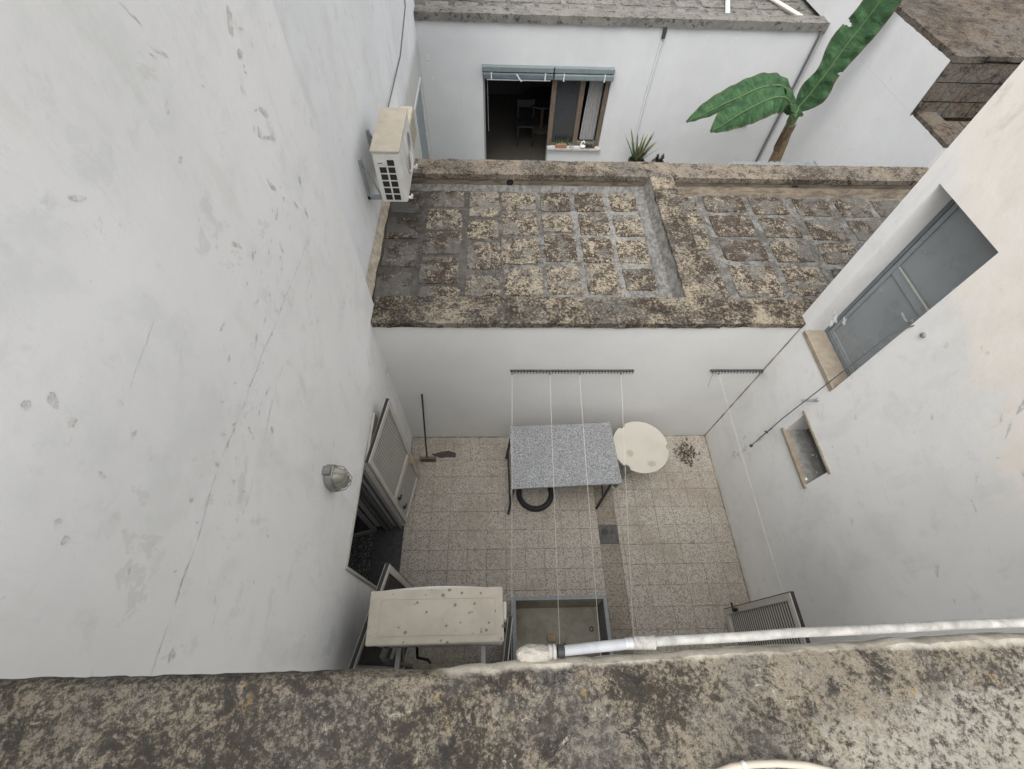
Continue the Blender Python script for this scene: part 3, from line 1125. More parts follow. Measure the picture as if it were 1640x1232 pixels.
# steel door 20 cm deep
dx = XR + .20
m = MB()
m.box(dx, dx + .05, 2.1805, 2.215, 2.625, 4.295).box(dx, dx + .05, 2.862, 2.8995, 2.625, 4.295).box(dx, dx + .05, 2.216, 2.861, 4.24, 4.295).box(dx, dx + .05, 2.216, 2.861, 2.625, 2.66)
dfr = m.build('door_frame', simple('grey_frame', (.15, .17, .185), .5), RH, bevel=.004)
m = MB()
m.box(dx + .02, dx + .05, 2.219, 2.858, 2.663, 4.237)
m.box(dx + .006, dx + .0195, 2.219, 2.262, 2.663, 4.237).box(dx + .006, dx + .0195, 2.815, 2.858, 2.663, 4.237)
m.box(dx + .006, dx + .0195, 2.263, 2.814, 3.50, 3.585).box(dx + .006, dx + .0195, 2.263, 2.814, 4.17, 4.237).box(dx + .006, dx + .0195, 2.263, 2.814, 2.663, 2.72)
dor = m.build('door', door_grey, RH, bevel=.006)
MB().box(dx - .002, dx + .0055, 2.30, 2.80, 3.583, 3.597).build('drip_strip', simple('worn_strip', (.42, .41, .38), .6), dor)
m = MB().lathe([(.018, 0), (.018, -.012), (.009, -.014), (.009, -.05)], (dx + .006, 2.335, 3.44), 12, 'x')
m.tube([(dx - .044, 2.335, 3.44), (dx - .05, 2.36, 3.44), (dx - .048, 2.42, 3.445)], .008, 8)
m.build('handle', simple('worn_steel', (.5, .49, .46), .35, metal=.6), dor, True)
rough_block(XR - .008, XR + .199, 2.182, 2.898, 2.58, 2.632, .04, .003, 3).build('door_sill', sill_tan, RH)
# small window
rough_block(XR - .022, XR + .04, 1.515, 2.205, 1.740, 1.778, .05, .002, 5).build('window_sill', sill_tan, RH)
rough_block(XR - .014, XR + .05, 1.515, 2.205, 2.151, 2.175, .05, .002, 6).build('window_lintel', sill_tan, RH)
MB().box(XR + .0405, XR + .44, 1.546, 2.174, 1.772, 1.779).build('niche_floor', simple('niche_shade_grey', (.30, .295, .28), .9, var=.25), RH)  # slab added over the white plaster; recess shade is put into its grey
m = MB()
m.box(XR + .24, XR + .28, 1.5455, 1.59, 1.777, 2.149).box(XR + .24, XR + .28, 2.13, 2.1745, 1.777, 2.149).box(XR + .24, XR + .28, 1.591, 2.129, 2.10, 2.149).box(XR + .24, XR + .28, 1.591, 2.129, 1.777, 1.81)
wf = m.build('window', alu_dark, RH, bevel=.003)
MB().box(XR + .255, XR + .265, 1.591, 2.129, 1.811, 2.099).build('pane', simple('dusty_pane', (.20, .20, .19), .3, var=.2), wf)
# hanging stub with a hole high in the wall
MB().lathe([(.022, 0), (.02, -.015), (.008, -.018), (.006, -.002)], (XR, 2.05, 3.62), 10, 'x').build('wall_plug', simple('stub', (.25, .24, .22), .8), RH)

# ------------------------------------------------------------------ MIDDLE LOW BUILDING
MH = thing('flat_roofed_building', 'low white building across the courtyard with lichen covered stone roof', 'building', (1, 4, 0))
MB().box(XL - .5, XR + .4, YB, YB + .3, -.05, 2.60).build('wall', plaster_back, MH)
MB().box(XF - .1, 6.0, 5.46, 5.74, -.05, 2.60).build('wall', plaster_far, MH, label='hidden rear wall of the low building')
MB().box(XF, 6.0, 3.266, 5.459, 2.2, ZF - .012).build('roof_deck', joint_m, MH)
# front coping in three stones' worth of mortar, wavy
rough_block(XL + .002, 2.33, YB - .022, 3.305, 2.601, ZR, .035, .009, 1).build('coping', stone_coping, MH, True)
rough_block(2.332, 5.98, YB - .012, 3.30, 2.601, ZR - .012, .035, .009, 2).build('coping', stone_coping, MH, True)
rough_block(XF + .002, 2.36, 5.44, 5.765, 2.601, ZR, .035, .008, 3).build('coping', stone_coping_far, MH, True)
rough_block(2.362, 5.99, 5.43, 5.755, 2.601, ZR - .004, .035, .008, 4).build('coping', stone_coping_far, MH, True)
rough_block(2.035, 2.345, 3.306, 5.439, 2.50, ZR + .004, .035, .009, 5).build('ridge', stone_coping, MH, True)
# inner faces
m = wall_mesh(XF + .002, 2.034, ZF - .015, 2.605, .02, [(.155, .245, ZF + .045, ZF + .125)], lambda a, b, d: (a, 5.448 + d, b))
m.build('parapet_face', cement_face, MH)
m = wall_mesh(2.346, 5.99, ZF - .015, 2.605, .02, [(4.02, 4.10, ZF + .03, ZF + .10)], lambda a, b, d: (a, 5.438 + d, b))
m.build('parapet_face', cement_face, MH)
for cx, cz, nx in ((.20, ZF + .085, 5.446), (4.06, ZF + .065, 5.442)):
    MB().lathe([(.046, 0), (.034, 0), (.034, .12), (.001, .12)], (cx, nx, cz), 18, 'y').build('drain_hole', black, MH)


def fillet(name, pts_fn, L0, L1, mat, n=40):
    m = MB()
    for k in range(n):
        a, b = L0 + (L1 - L0) * k / n, L0 + (L1 - L0) * (k + 1) / n
        pa, pb = pts_fn(a), pts_fn(b)
        for i in range(len(pa) - 1):
            m.quad([pa[i], pb[i], pb[i + 1], pa[i + 1]])
    return m.build(name, mat, MH, True, weld=True)


def wob(a, s=0, amp=.012):
    return amp * noise.noise(Vector((a * 5, s, 0))) + amp * .6 * noise.noise(Vector((a * 17, s, 2)))


fillet('fillet', lambda a: [(2.038, a, ZR - .03), (2.01 + wob(a, 1), a, ZF + .08), (1.985 + wob(a, 2), a, ZF + .025), (1.87 + wob(a, 3, .02), a, ZF + .012 + wob(a, 9, .004)), (1.85 + wob(a, 3, .02), a, ZF - .014)], 3.30, 5.44, cement_grey)
fillet('fillet', lambda a: [(2.342, a, ZR - .04), (2.37 + wob(a, 4), a, ZF + .02), (2.45 + wob(a, 5), a, ZF - .013)], 3.30, 5.44, cement_grey)
fillet('fillet', lambda a: [(a, 5.452, ZF + .05), (a, 5.425 + wob(a, 6, .008), ZF + .02), (a, 5.385 + wob(a, 7, .015), ZF - .013)], XF, 2.03, cement_grey)
fillet('fillet', lambda a: [(a, 5.442, ZF + .07), (a, 5.39 + wob(a, 6), ZF + .03), (a, 5.345 + wob(a, 7, .02), ZF - .013)], 2.35, 5.99, cement_face)


def roof_piece(x0, x1, y0, y1, parent, z=ZF, mat=None, skew=0.0):
    m = MB()
    n = 5
    # irregular outline
    pts = []
    for (ax, ay, bx, by) in ((x0, y0, x1, y0), (x1, y0, x1, y1), (x1, y1, x0, y1), (x0, y1, x0, y0)):
        for k in range(n):
            t_ = k / n
            px, py = ax + (bx - ax) * t_, ay + (by - ay) * t_
            px += random.uniform(-.011, .011) - skew * (py - y0)
            py += random.uniform(-.011, .011)
            if k == 0:
                px += (.008 if ax == x0 else -.008)
                py += (.008 if ay == y0 else -.008)
            pts.append((px, py))
    cx = sum(p[0] for p in pts) / len(pts)
    cy = sum(p[1] for p in pts) / len(pts)
    zt = z + random.uniform(.002, .009)
    inn = [(cx + (p[0] - cx) * .96, cy + (p[1] - cy) * .96) for p in pts]
    N = len(pts)
    for k in range(N):
        a, b = pts[k], pts[(k + 1) % N]
        c, d_ = inn[k], inn[(k + 1) % N]
        m.quad([(*a, z - .014), (*b, z - .014), (*b, zt - .007), (*a, zt - .007)])
        m.quad([(*a, zt - .007), (*b, zt - .007), (*d_, zt), (*c, zt)])
    m.quad([(*p, zt) for p in inn])
    return m.build('stone', mat or roof_block_m, parent, weld=True)


cols = [(-1.30, -.94, [(5.33, 4.93), (4.80, 4.45), (4.33, 3.98), (3.84, 3.45)]),
        (-.84, -.42, [(5.36, 5.06), (4.98, 4.62), (4.55, 4.19), (4.10, 3.71), (3.62, 3.40)]),
        (-.32, .035, [(5.35, 4.88), (4.77, 4.46), (4.36, 3.95), (3.80, 3.52)]),
        (.115, .525, [(5.32, 5.02), (4.94, 4.54), (4.44, 4.03), (3.92, 3.54)]),
        (.615, .965, [(5.34, 5.00), (4.90, 4.60), (4.51, 4.08), (3.96, 3.56)]),
        (1.075, 1.415, [(5.34, 5.00), (4.93, 4.55), (4.45, 4.07), (4.00, 3.56)]),
        (1.515, 1.84, [(5.35, 5.02), (4.90, 4.53), (4.42, 4.06), (3.93, 3.62)]),
        (2.47, 2.64, [(5.30, 5.05), (4.95, 4.75), (4.65, 4.30), (4.2, 3.9), (3.8, 3.42)]),
        (2.80, 3.30, [(5.33, 5.03), (4.92, 4.55), (4.45, 4.12), (4.0, 3.52)]),
        (3.42, 3.86, [(5.32, 4.99), (4.88, 4.54), (4.43, 4.10), (3.99, 3.55)]),
        (4.02, 4.45, [(5.28, 4.96), (4.85, 4.50), (4.40, 4.08), (3.95, 3.5)]),
        (4.60, 5.0, [(5.28, 4.96), (4.85, 4.50), (4.40, 4.08)]),
        (5.12, 5.5, [(5.28, 4.96), (4.85, 4.50)])]
for (x0, x1, rows) in cols:
    for (ya, yb_) in rows:
        sx = random.uniform(-.015, .015)
        roof_piece(x0 + sx - .018, x1 + sx + .018, yb_ - .018, ya + .018, MH)

# ------------------------------------------------------------------ SECOND COURT, FAR HOUSE
struct(MB().box(XF, 6.0, 5.745, 9.69, -.05, .08).build('rear_court_floor', simple('rear_cement', (.28, .28, .27), .9, var=.15)))
FH = thing('house', 'far white house with dark open doorway, wooden window and rolled blue awnings', 'house', (2, 9.7, 0))
YFH = 9.7
door_h = (-.225, 1.135, .08, 2.13)
win_h = (1.165, 2.285, .585, 2.13)
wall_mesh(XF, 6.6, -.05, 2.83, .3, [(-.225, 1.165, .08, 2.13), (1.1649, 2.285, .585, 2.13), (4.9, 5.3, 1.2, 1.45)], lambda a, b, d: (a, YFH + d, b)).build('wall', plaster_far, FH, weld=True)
chips(FH, BL_far, CR_far, lambda a, b, d: (a, YFH + d, b), seed=3)
rough_block(XF + .002, 6.0, YFH - .05, YFH + .26, 2.831, 2.97, .06, .008, 8).build('coping', stone_farroof, FH, True)
MB().box(XF, 6.3, YFH + .261, 16, 2.7, 2.86).build('roof_deck', joint_m, FH)
for i in range(14):
    x0 = -1.25 + i * .52
    for j in range(3):
        if i in (9, 13) and j == 0:
            continue
        roof_piece(x0 + random.uniform(-.02, .02), x0 + .42, YFH + .36 + j * .42, YFH + .70 + j * .42, FH, z=2.874, mat=stone_farroof)
# room
m = MB()
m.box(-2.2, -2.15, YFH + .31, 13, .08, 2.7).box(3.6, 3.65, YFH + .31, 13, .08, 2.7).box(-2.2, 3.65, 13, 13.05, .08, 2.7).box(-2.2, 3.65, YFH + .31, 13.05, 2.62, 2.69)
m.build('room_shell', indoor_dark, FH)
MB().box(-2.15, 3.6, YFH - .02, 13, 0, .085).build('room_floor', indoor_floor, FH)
# awning cassette
aw = MB().box(-.235, 1.13, YFH - .10, YFH + .0, 2.075, 2.165)
a1 = aw.build('awning', bluegrey2, FH, bevel=.01, label='rolled blue awning over the open doorway')
MB().box(-.225, 1.13, YFH - .115, YFH + .01, 1.955, 2.06).build('roll', bluegrey, a1, bevel=.02)
MB().box(-.15, 1.08, YFH - .10, YFH - .085, 1.935, 1.952).build('bottom_bar', pale_metal, a1)
for x in (-.06, .97):
    MB().box(x - .012, x + .012, YFH - .135, YFH - .116, 1.95, 2.08).build('bracket', pale_metal, a1)
MB().tube([(.42, YFH - .14, 2.06), (.47, YFH - .15, 1.99), (.52, YFH - .14, 1.94)], .014, 6).build('latch', pale_metal, a1)
a2 = MB().box(1.15, 2.30, YFH - .10, YFH + .0, 2.075, 2.165).build('awning', bluegrey2, FH, bevel=.01, label='rolled pale blue awning over the window')
MB().box(1.15, 2.30, YFH - .115, YFH + .01, 1.955, 2.06).build('roll', bluegrey2, a2, bevel=.02)
for x in (1.33, 2.12):
    MB().box(x - .012, x + .012, YFH - .135, YFH - .116, 1.95, 2.08).build('bracket', pale_metal, a2)
MB().box(-.224, -.19, YFH + .02, YFH + .1, .09, 1.95).build('door_frame', alu_grey, FH)
MB().tube([(-.14, YFH + .0, 1.93), (-.13, YFH + .01, .9)], .006, 6).build('pull_cord', alu_grey, FH)
# window: post, mullion, right stile
wdo = MB().box(1.14, 1.235, YFH + .04, YFH + .13, .59, 1.97).box(1.70, 1.80, YFH + .05, YFH + .12, .59, 1.97).box(2.20, 2.284, YFH + .04, YFH + .13, .59, 1.97).box(1.236, 1.699, YFH + .055, YFH + .11, .587, .64).box(1.801, 2.199, YFH + .055, YFH + .11, .587, .64)
wdo.box(1.236, 1.699, YFH + .055, YFH + .11, 1.99, 2.12).box(1.801, 2.199, YFH + .055, YFH + .11, 1.99, 2.12)
wob_ = wdo.build('window', wood, FH, bevel=.004)
MB().box(1.2365, 1.698, YFH + .08, YFH + .086, .641, 1.989).build('pane', glass_dark, wob_)
m = MB()
N = 60
for k in range(N):
    u0, u1 = k / N, (k + 1) / N

    def cp(u, z):
        x = 1.86 + (2.19 - 1.86) * u + (0.05 * (1 - (2.0 - z) / 1.4) * (1 - u))
        y = YFH + .17 + .022 * math.sin(u * 34) + .01 * math.sin(u * 71 + 1)
        return (x, y, z)
    zs_ = [.66, 1.1, 1.5, 1.98]
    for za, zb in zip(zs_, zs_[1:]):
        m.quad([cp(u0, za), cp(u1, za), cp(u1, zb), cp(u0, zb)])
cu = m.build('curtain', simple('net_curtain', (.42, .42, .42), .9), None, True)
tag(cu, 'thin white curtain hanging behind the wooden window of the far house', 'curtain')
rough_block(1.15, 2.33, YFH - .07, YFH + .035, .545, .584, .05, .002, 9).build('window_sill', sillm, FH)
# small vent window with marble ledge behind the banana leaf
rough_block(4.84, 5.36, YFH - .05, YFH + .25, 1.165, 1.199, .06, .002, 2).build('vent_sill', sillm, FH)
MB().box(4.901, 5.299, YFH + .2, YFH + .21, 1.2, 1.449).build('vent_pane', black, FH)
# roof outlets and pipes
MB().tube([(3.065, YFH - .02, 2.60), (3.04, YFH - .022, 1.7), (3.05, YFH - .02, .1)], .019, 10).build('painted_pipe', plaster_far, FH, True)
pp = MB().tube([(3.07, YFH - .02, 2.84), (3.07, YFH - .035, 2.66)], .035, 12)
pp.build('spout', dark_iron, FH, True)
tag(MB().tube([(5.93, YFH - .035, 2.82), (5.95, YFH - .035, .2)], .022, 10).build('downpipe', cable_m, None, True), 'thin dark grey downpipe in the corner behind the banana plant', 'pipe')
tag(MB().tube([(4.24, 9.98, 2.92), (4.58, 11.2, 2.93)], .045, 12).build('roof_pipe', simple('pale_blue_pipe', (.5, .54, .58), .6), None, True), 'pale blue pipe lying across the far house roof', 'pipe')
tag(MB().tube([(5.62, 9.97, 2.93), (5.3, 10.9, 2.93)], .035, 12).build('roof_pipe', simple('cream_pipe', (.6, .57, .5), .7), None, True), 'cream pipe on the far roof beside the right hand wall', 'pipe')

# furniture inside the doorway
tb = thing('dining_table', 'round table barely seen in the dark room beyond the open doorway', 'table', (1.15, 11.3, .085))
MB().lathe([(.002, .73), (.5, .73), (.5, .76), (.002, .76)], (1.15, 11.3, .085), 28).build('tabletop', simple('dim_wood', (.03, .03, .03), .4), tb)  # top coloured near black to carry the darkness of the room
MB().lathe([(.2, 0), (.2, .03), (.04, .05), (.04, .73)], (1.15, 11.3, .085), 14).build('pedestal', wood, tb)
chx, chy = .72, 10.75
ch = thing('chair', 'simple chair dimly seen in the dark room beyond the open doorway', 'chair', (chx, chy, .085))
MB().box(chx - .2, chx + .2, chy - .2, chy + .2, .52, .56).build('seat', simple('dim_seat', (.02, .02, .02), .5), ch, bevel=.01)  # chair colour darkened to stand for the unlit room
for sx in (-.18, .18):
    for sy in (-.18, .18):
        MB().box(chx + sx - .018, chx + sx + .018, chy + sy - .018, chy + sy + .018, .085, .52 if sy < 0 else .98).build('leg', bpy.data.materials['dim_seat'], ch)
MB().box(chx - .162, chx + .162, chy + .17, chy + .19, .80, .96).build('backrest', bpy.data.materials['dim_seat'], ch)

# things on the window sill
pl = thing('planter', 'terracotta trough with small green succulents on the far window sill', 'planter', (1.45, YFH - .0, .585))
MB().box(1.33, 1.57, YFH - .055, YFH + .03, .585, .67).build('trough', terracotta, pl, bevel=.008)
m = MB()
for k in range(26):
    x = random.uniform(1.32, 1.58)
    y = YFH - .01 + random.uniform(-.03, .03)
    hgt = random.uniform(.05, .13)
    a = random.uniform(0, 6.28)
    w = .012
    m.quad([(x - w, y, .66), (x + w, y + .004, .66), (x + .03 * math.cos(a), y + .02 * math.sin(a), .67 + hgt)])
m.build('foliage', agave_g, pl, kind='stuff')
pt = thing('potted_plant', 'small white pot with a bright green plant, middle of the far window sill', 'potted plant', (1.68, YFH - .02, .585))
MB().lathe([(.03, 0), (.04, .07), (.036, .07), (.034, .05), (.002, .05)], (1.68, YFH - .02, .585), 14).build('pot', simple('white_pot', (.5, .5, .48), .5), pt, True)
m = MB()
for k in range(16):
    a = k * 2.4
    r_ = .03 + .03 * random.random()
    m.quad([(1.68 - .01 * math.sin(a), YFH - .02 + .01 * math.cos(a), .64), (1.68 + .01 * math.sin(a), YFH - .02 - .01 * math.cos(a), .64), (1.68 + r_ * math.cos(a), YFH - .02 + r_ * math.sin(a) * .6, .70 + .03 * random.random())])
m.build('leaves', simple('bright_leaf', (.07, .17, .05), .5), pt, kind='stuff')
sw_ = thing('swan_ornament', 'white swan shaped ornament with dark plant at the right of the far window sill', 'ornament', (1.93, YFH - .02, .585))
MB().tube([(1.90, YFH - .02, .60), (1.88, YFH - .02, .66), (1.90, YFH - .02, .72), (1.94, YFH - .02, .735), (1.965, YFH - .02, .71), (1.96, YFH - .02, .68)], [.02, .016, .014, .014, .013, .006], 8).build('neck', simple('white_glaze', (.75, .75, .73), .3), sw_, True)
MB().lathe([(.01, 0), (.05, .015), (.06, .045), (.04, .06), (.002, .06)], (1.93, YFH - .02, .585), 16).build('body', simple('white_glaze2', (.7, .7, .68), .3), sw_, True)
m = MB()
for k in range(30):
    x = random.uniform(1.96, 2.2)
    hgt = random.uniform(.03, .09)
    a = random.uniform(0, 6.28)
    m.quad([(x - .012, YFH - .02, .60), (x + .012, YFH - .01, .60), (x + .03 * math.cos(a), YFH - .02 + .02 * math.sin(a), .60 + hgt)])
pw = thing('pot_group', 'low dark succulents in a small dish at the right end of the far sill', 'potted plant', (2.08, YFH - .02, .585))
m.build('leaves', dark_leaf, pw, kind='stuff')
MB().box(1.99, 2.19, YFH - .045, YFH + .02, .585, .612).build('dish', dark_iron, pw, bevel=.006)

# aloe and dark succulent in pots
def aloe(cx, cy, zb, label):
    t_ = thing('potted_aloe', label, 'potted plant', (cx, cy, zb))
    MB().lathe([(.11, 0), (.16, .52), (.175, .52), (.175, .56), (.15, .56), (.14, .5), (.002, .5)], (cx, cy, zb), 20).build('pot', simple('dark_pot', (.05, .05, .05), .6), t_, True)
    for k in range(30):
        a = k * 2.399
        tilt = .12 + .62 * (k / 30) + random.uniform(-.05, .05)
        L = random.uniform(.46, .66)
        dirv = Vector((math.cos(a), math.sin(a), 0))
        side = Vector((-dirv.y, dirv.x, 0))
        b0 = Vector((cx, cy, zb + .5)) + dirv * .03
        ns = 6
        prev = None
        mm = MB()
        for s_ in range(ns + 1):
            u = s_ / ns
            p = b0 + dirv * (math.sin(tilt) * L * u + .05 * u * u) + Vector((0, 0, math.cos(tilt) * L * u))
            w = .034 * (1 - u) ** .7 + .001
            cur = (p - side * w, p + Vector((0, 0, -.008)) - dirv * .006, p + side * w)
            if prev:
                mm.quad([prev[0], cur[0], cur[1], prev[1]])
                mm.quad([prev[1], cur[1], cur[2], prev[2]])
            prev = cur
        mm.build('leaf', agave_r if k % 3 == 0 else agave_g, t_, True)
    return t_


aloe(3.03, 9.15, .08, 'spiky green and bronze aloe in a dark pot against the far house wall')
ds = thing('potted_succulent', 'small dark bushy succulent beside the spiky aloe', 'potted plant', (3.52, 9.2, .08))
MB().lathe([(.10, 0), (.14, .5), (.13, .5), (.12, .45), (.002, .45)], (3.52, 9.2, .08), 18).build('pot', simple('grey_pot', (.12, .12, .12), .7), ds, True)
for s_ in range(6):
    bx, by = 3.52 + random.uniform(-.12, .12), 9.2 + random.uniform(-.05, .05)
    hh = random.uniform(.12, .30)
    mm = MB().tube([(3.52, 9.2, .5), (bx, by, .5 + hh)], .006, 5)
    for k in range(26):
        a = k * 2.4
        z = .5 + hh * (k / 26) * 1.0
        c_ = Vector((3.52 + (bx - 3.52) * k / 26, 9.2 + (by - 9.2) * k / 26, z))
        d_ = Vector((math.cos(a), math.sin(a), .5)).normalized() * .045
        sd_ = Vector((-math.sin(a), math.cos(a), 0)) * .014
        mm.quad([c_ - sd_, c_ + d_ * .6 - sd_, c_ + d_, c_ + d_ * .6 + sd_, c_ + sd_])
    mm.build('stem', dark_leaf, ds)

# corrugated canopy in the rear court
m = MB()
nx = 110
xs = [2.35 + (5.35 - 2.35) * k / nx for k in range(nx + 1)]
for a, b in zip(xs, xs[1:]):
    za, zb = .009 * math.sin(a * 60), .009 * math.sin(b * 60)
    def yf(x):
        return 6.15 + .95 * min(1.0, max(0, (x - 2.35) / 1.6))
    m.quad([(a, 5.77, 2.12 + za), (b, 5.77, 2.12 + zb), (b, yf(b), 1.90 + zb), (a, yf(a), 1.90 + za)])
    m.quad([(a, 5.77, 2.116 + za), (a, yf(a), 1.896 + za), (b, yf(b), 1.896 + zb), (b, 5.77, 2.116 + zb)])
cg = thing('corrugated_canopy', 'grey corrugated sheet canopy just beyond the roof parapet under the banana plant', 'canopy', (3.8, 6.4, 1.95))
m.build('sheet', corr_m, cg, True)
MB().box(5.351, 5.37, 5.77, 7.1, 1.86, 1.93).build('edge_strip', corr_m, cg)

# banana plant
bp = thing('banana_plant', 'banana plant with brown trunk and large arching green leaves against the white corner', 'plant', (5.45, 8.3, .08))
tr = MB().tube([(5.52, 8.32, .08), (5.50, 8.31, .7), (5.47, 8.3, 1.2), (5.43, 8.3, 1.6), (5.40, 8.3, 1.88)], [.13, .12, .105, .09, .07], 14)
tr.build('trunk', trunk_b, bp, True)
m = MB()
for k in range(7):   # torn sheath ends
    a = k * .9
    p = Vector((5.41, 8.3, 1.72))
    d_ = Vector((math.cos(a), math.sin(a), 0))
    sd_ = Vector((-d_.y, d_.x, 0)) * .035
    m.quad([p + d_ * .085 - sd_ - Vector((0, 0, .3)), p + d_ * .085 + sd_ - Vector((0, 0, .3)), p + d_ * .08 + sd_ * .6 + Vector((0, 0, .12)), p + d_ * .09 - sd_ * .2 + Vector((0, 0, .2))])
m.build('sheath', simple('dry_sheath', (.10, .07, .045), .9, var=.4), bp)


def banana_leaf(path, wl, wr, face, parent, stem=None, ripple=.018, tears=(), seg=150, fold=0.25):
    """path: 3D midrib points (smoothed); wl, wr: half widths at those points"""
    pts = [Vector(p) for p in path]

    def cr(P, t_):
        n_ = len(P) - 1
        k = min(int(t_ * n_), n_ - 1)
        u = t_ * n_ - k
        p0, p1, p2, p3 = P[max(k - 1, 0)], P[k], P[k + 1], P[min(k + 2, n_)]
        return .5 * ((2 * p1) + (p2 - p0) * u + (2 * p0 - 5 * p1 + 4 * p2 - p3) * u * u + (3 * p1 - p0 - 3 * p2 + p3) * u ** 3)
    face = Vector(face).normalized()
    m = MB()
    rows = []
    J = 12
    for s_ in range(seg + 1):
        t_ = s_ / seg
        p = cr(pts, t_)
        d_ = (cr(pts, min(1, t_ + .02)) - cr(pts, max(0, t_ - .02))).normalized()
        side = d_.cross(face).normalized()
        nf = side.cross(d_).normalized()
        a_, b_ = max(0.0, cr(wl, t_)), max(0.0, cr(wr, t_))
        row = []
        for j in range(-J, J + 1):
            u = j / J
            w = (b_ if u > 0 else a_)
            lift = -fold * abs(u) ** 1.5 * w + ripple * math.sin(t_ * 60 + (2 if u > 0 else 0)) * abs(u) + .015 * noise.noise(Vector((t_ * 9, u * 3, len(path))))
            q = p + side * (u * w) + nf * lift + d_ * (abs(u) * .10 * w)
            row.append(q)
        rows.append(row)
    uvq = []
    for s_ in range(seg):
        for j in range(2 * J):
            sgn = 1 if j >= J else -1
            jj = (j - J + 1) / J if sgn > 0 else (J - j) / J
            torn = False
            for (tt_, sd_, dep) in tears:
                if sd_ == sgn and abs(s_ / seg - tt_) < .003 + .035 * max(0, jj - dep) and jj > dep:
                    torn = True
            if torn:
                continue
            m.quad([rows[s_][j], rows[s_ + 1][j], rows[s_ + 1][j + 1], rows[s_][j + 1]])
            uvq.append([((q_) / seg, (w_ - J) / J) for q_, w_ in ((s_ + .5, j + .5),) * 4])
    o = m.build('leaf', leaf_g, parent, True)
    uv = o.data.uv_layers.new(name='UVMap')
    for pi, poly in enumerate(o.data.polygons):
        for li, (uu, vv) in zip(poly.loop_indices, uvq[pi]):
            uv.data[li].uv = (uu, vv)
    so = o.modifiers.new('thickness', 'SOLIDIFY')
    so.thickness = .003
    rp = [rows[s_][J] + (rows[s_][J] - rows[s_][J - 1]).cross(rows[min(s_ + 1, seg)][J] - rows[max(s_ - 1, 0)][J]).normalized() * 0 + Vector((0, 0, .004)) for s_ in range(seg + 1)]
    mr = MB().tube(rp, [.016 * (1 - .75 * k / seg) for k in range(seg + 1)], 6)
    mr.build('midrib', leaf_rib, o, True)
    return o


FC = (-.45, -.72, .5)
# big leaf leaning up and to the right
banana_leaf([(5.30, 8.26, 2.10), (5.40, 8.24, 2.40), (5.46, 8.2, 2.75), (5.53, 8.2, 3.12), (5.61, 8.18, 3.5), (5.66, 8.12, 3.95), (5.68, 8.05, 4.4)],
            [.02, .20, .16, .26, .22, .2, .02], [.02, .26, .20, .24, .26, .22, .02], FC, bp, tears=[(.60, -1, .55), (.36, 1, .75)])
# arching leaf to the left, split into two lobes
banana_leaf([(5.22, 8.2, 2.12), (5.08, 8.15, 2.34), (4.78, 8.1, 2.44), (4.38, 8.05, 2.28), (4.05, 8.0, 2.06), (3.82, 7.98, 1.90)],
            [.05, .2, .24, .24, .14, .02], [.05, .2, .27, .30, .24, .02], (-.15, -.62, .77), bp, tears=[(.30, 1, .2)], fold=.28)
banana_leaf([(5.2, 8.3, 2.25), (4.98, 8.3, 2.48), (4.65, 8.3, 2.52), (4.22, 8.28, 2.34), (3.80, 8.25, 2.12), (3.42, 8.2, 1.95)],
            [.03, .10, .13, .11, .08, .02], [.03, .18, .26, .26, .2, .02], (-.12, -.6, .8), bp, fold=.3)
banana_leaf([(5.24, 8.2, 2.14), (5.20, 8.05, 2.30), (5.12, 7.9, 2.36), (5.05, 7.75, 2.28)], [.03, .14, .14, .03], [.03, .14, .12, .02], (.2, -.3, .9), bp, fold=.3)
for (a, b, c_) in (((5.41, 8.3, 1.85), (5.34, 8.28, 2.0), (5.22, 8.25, 2.14)), ((5.40, 8.3, 1.85), (5.36, 8.3, 2.0), (5.30, 8.28, 2.14)), ((5.42, 8.3, 1.85), (5.37, 8.33, 2.1), (5.2, 8.35, 2.27)), ((5.42, 8.28, 1.85), (5.42, 8.26, 2.1), (5.44, 8.25, 2.4)),
                   ((5.39, 8.3, 1.8), (5.28, 8.25, 1.98), (5.24, 8.2, 2.15))):
    MB().tube([a, b, c_], [.035, .024, .018], 8).build('leaf_stalk', stem_g, bp, True)

# right neighbour of the rear court
NH = thing('stone_house', 'neighbouring house at top right, white wall and bare brown stone blocks', 'house', (6.3, 8, 0))
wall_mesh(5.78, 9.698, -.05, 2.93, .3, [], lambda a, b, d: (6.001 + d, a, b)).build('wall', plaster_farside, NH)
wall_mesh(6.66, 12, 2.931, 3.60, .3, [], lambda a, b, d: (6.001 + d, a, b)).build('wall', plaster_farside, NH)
chips(NH, [(random.gauss(7.5, .5), random.gauss(2.2, .5), random.uniform(.01, .05), random.uniform(.005, .02), random.uniform(0, 3)) for k in range(60)], CR_farside, lambda a, b, d: (6.001 + d, a, b), seed=5)
MB().box(6.302, 12, 5.78, 6.60, -.05, 2.86).build('lower_deck', stone_brown, NH)
rough_block(6.003, 6.30, 5.78, 6.60, 2.932, 2.99, .05, .006, 21).build('coping', stone_brown, NH, True)
MB().box(6.303, 12, 6.66, 12, -.05, 3.62).build('upper_core', stone_brown, NH)
rough_block(6.003, 6.42, 6.60, 12, 3.601, 3.68, .05, .008, 22).build('coping', stone_brown, NH, True)
rough_block(6.421, 12, 6.60, 6.85, 3.621, 3.685, .05, .008, 23).build('coping', stone_brown, NH, True)
rough_block(6.43, 12, 6.86, 12, 3.622, 3.64, .1, .012, 24).build('roof_deck', stone_brown, NH, True)
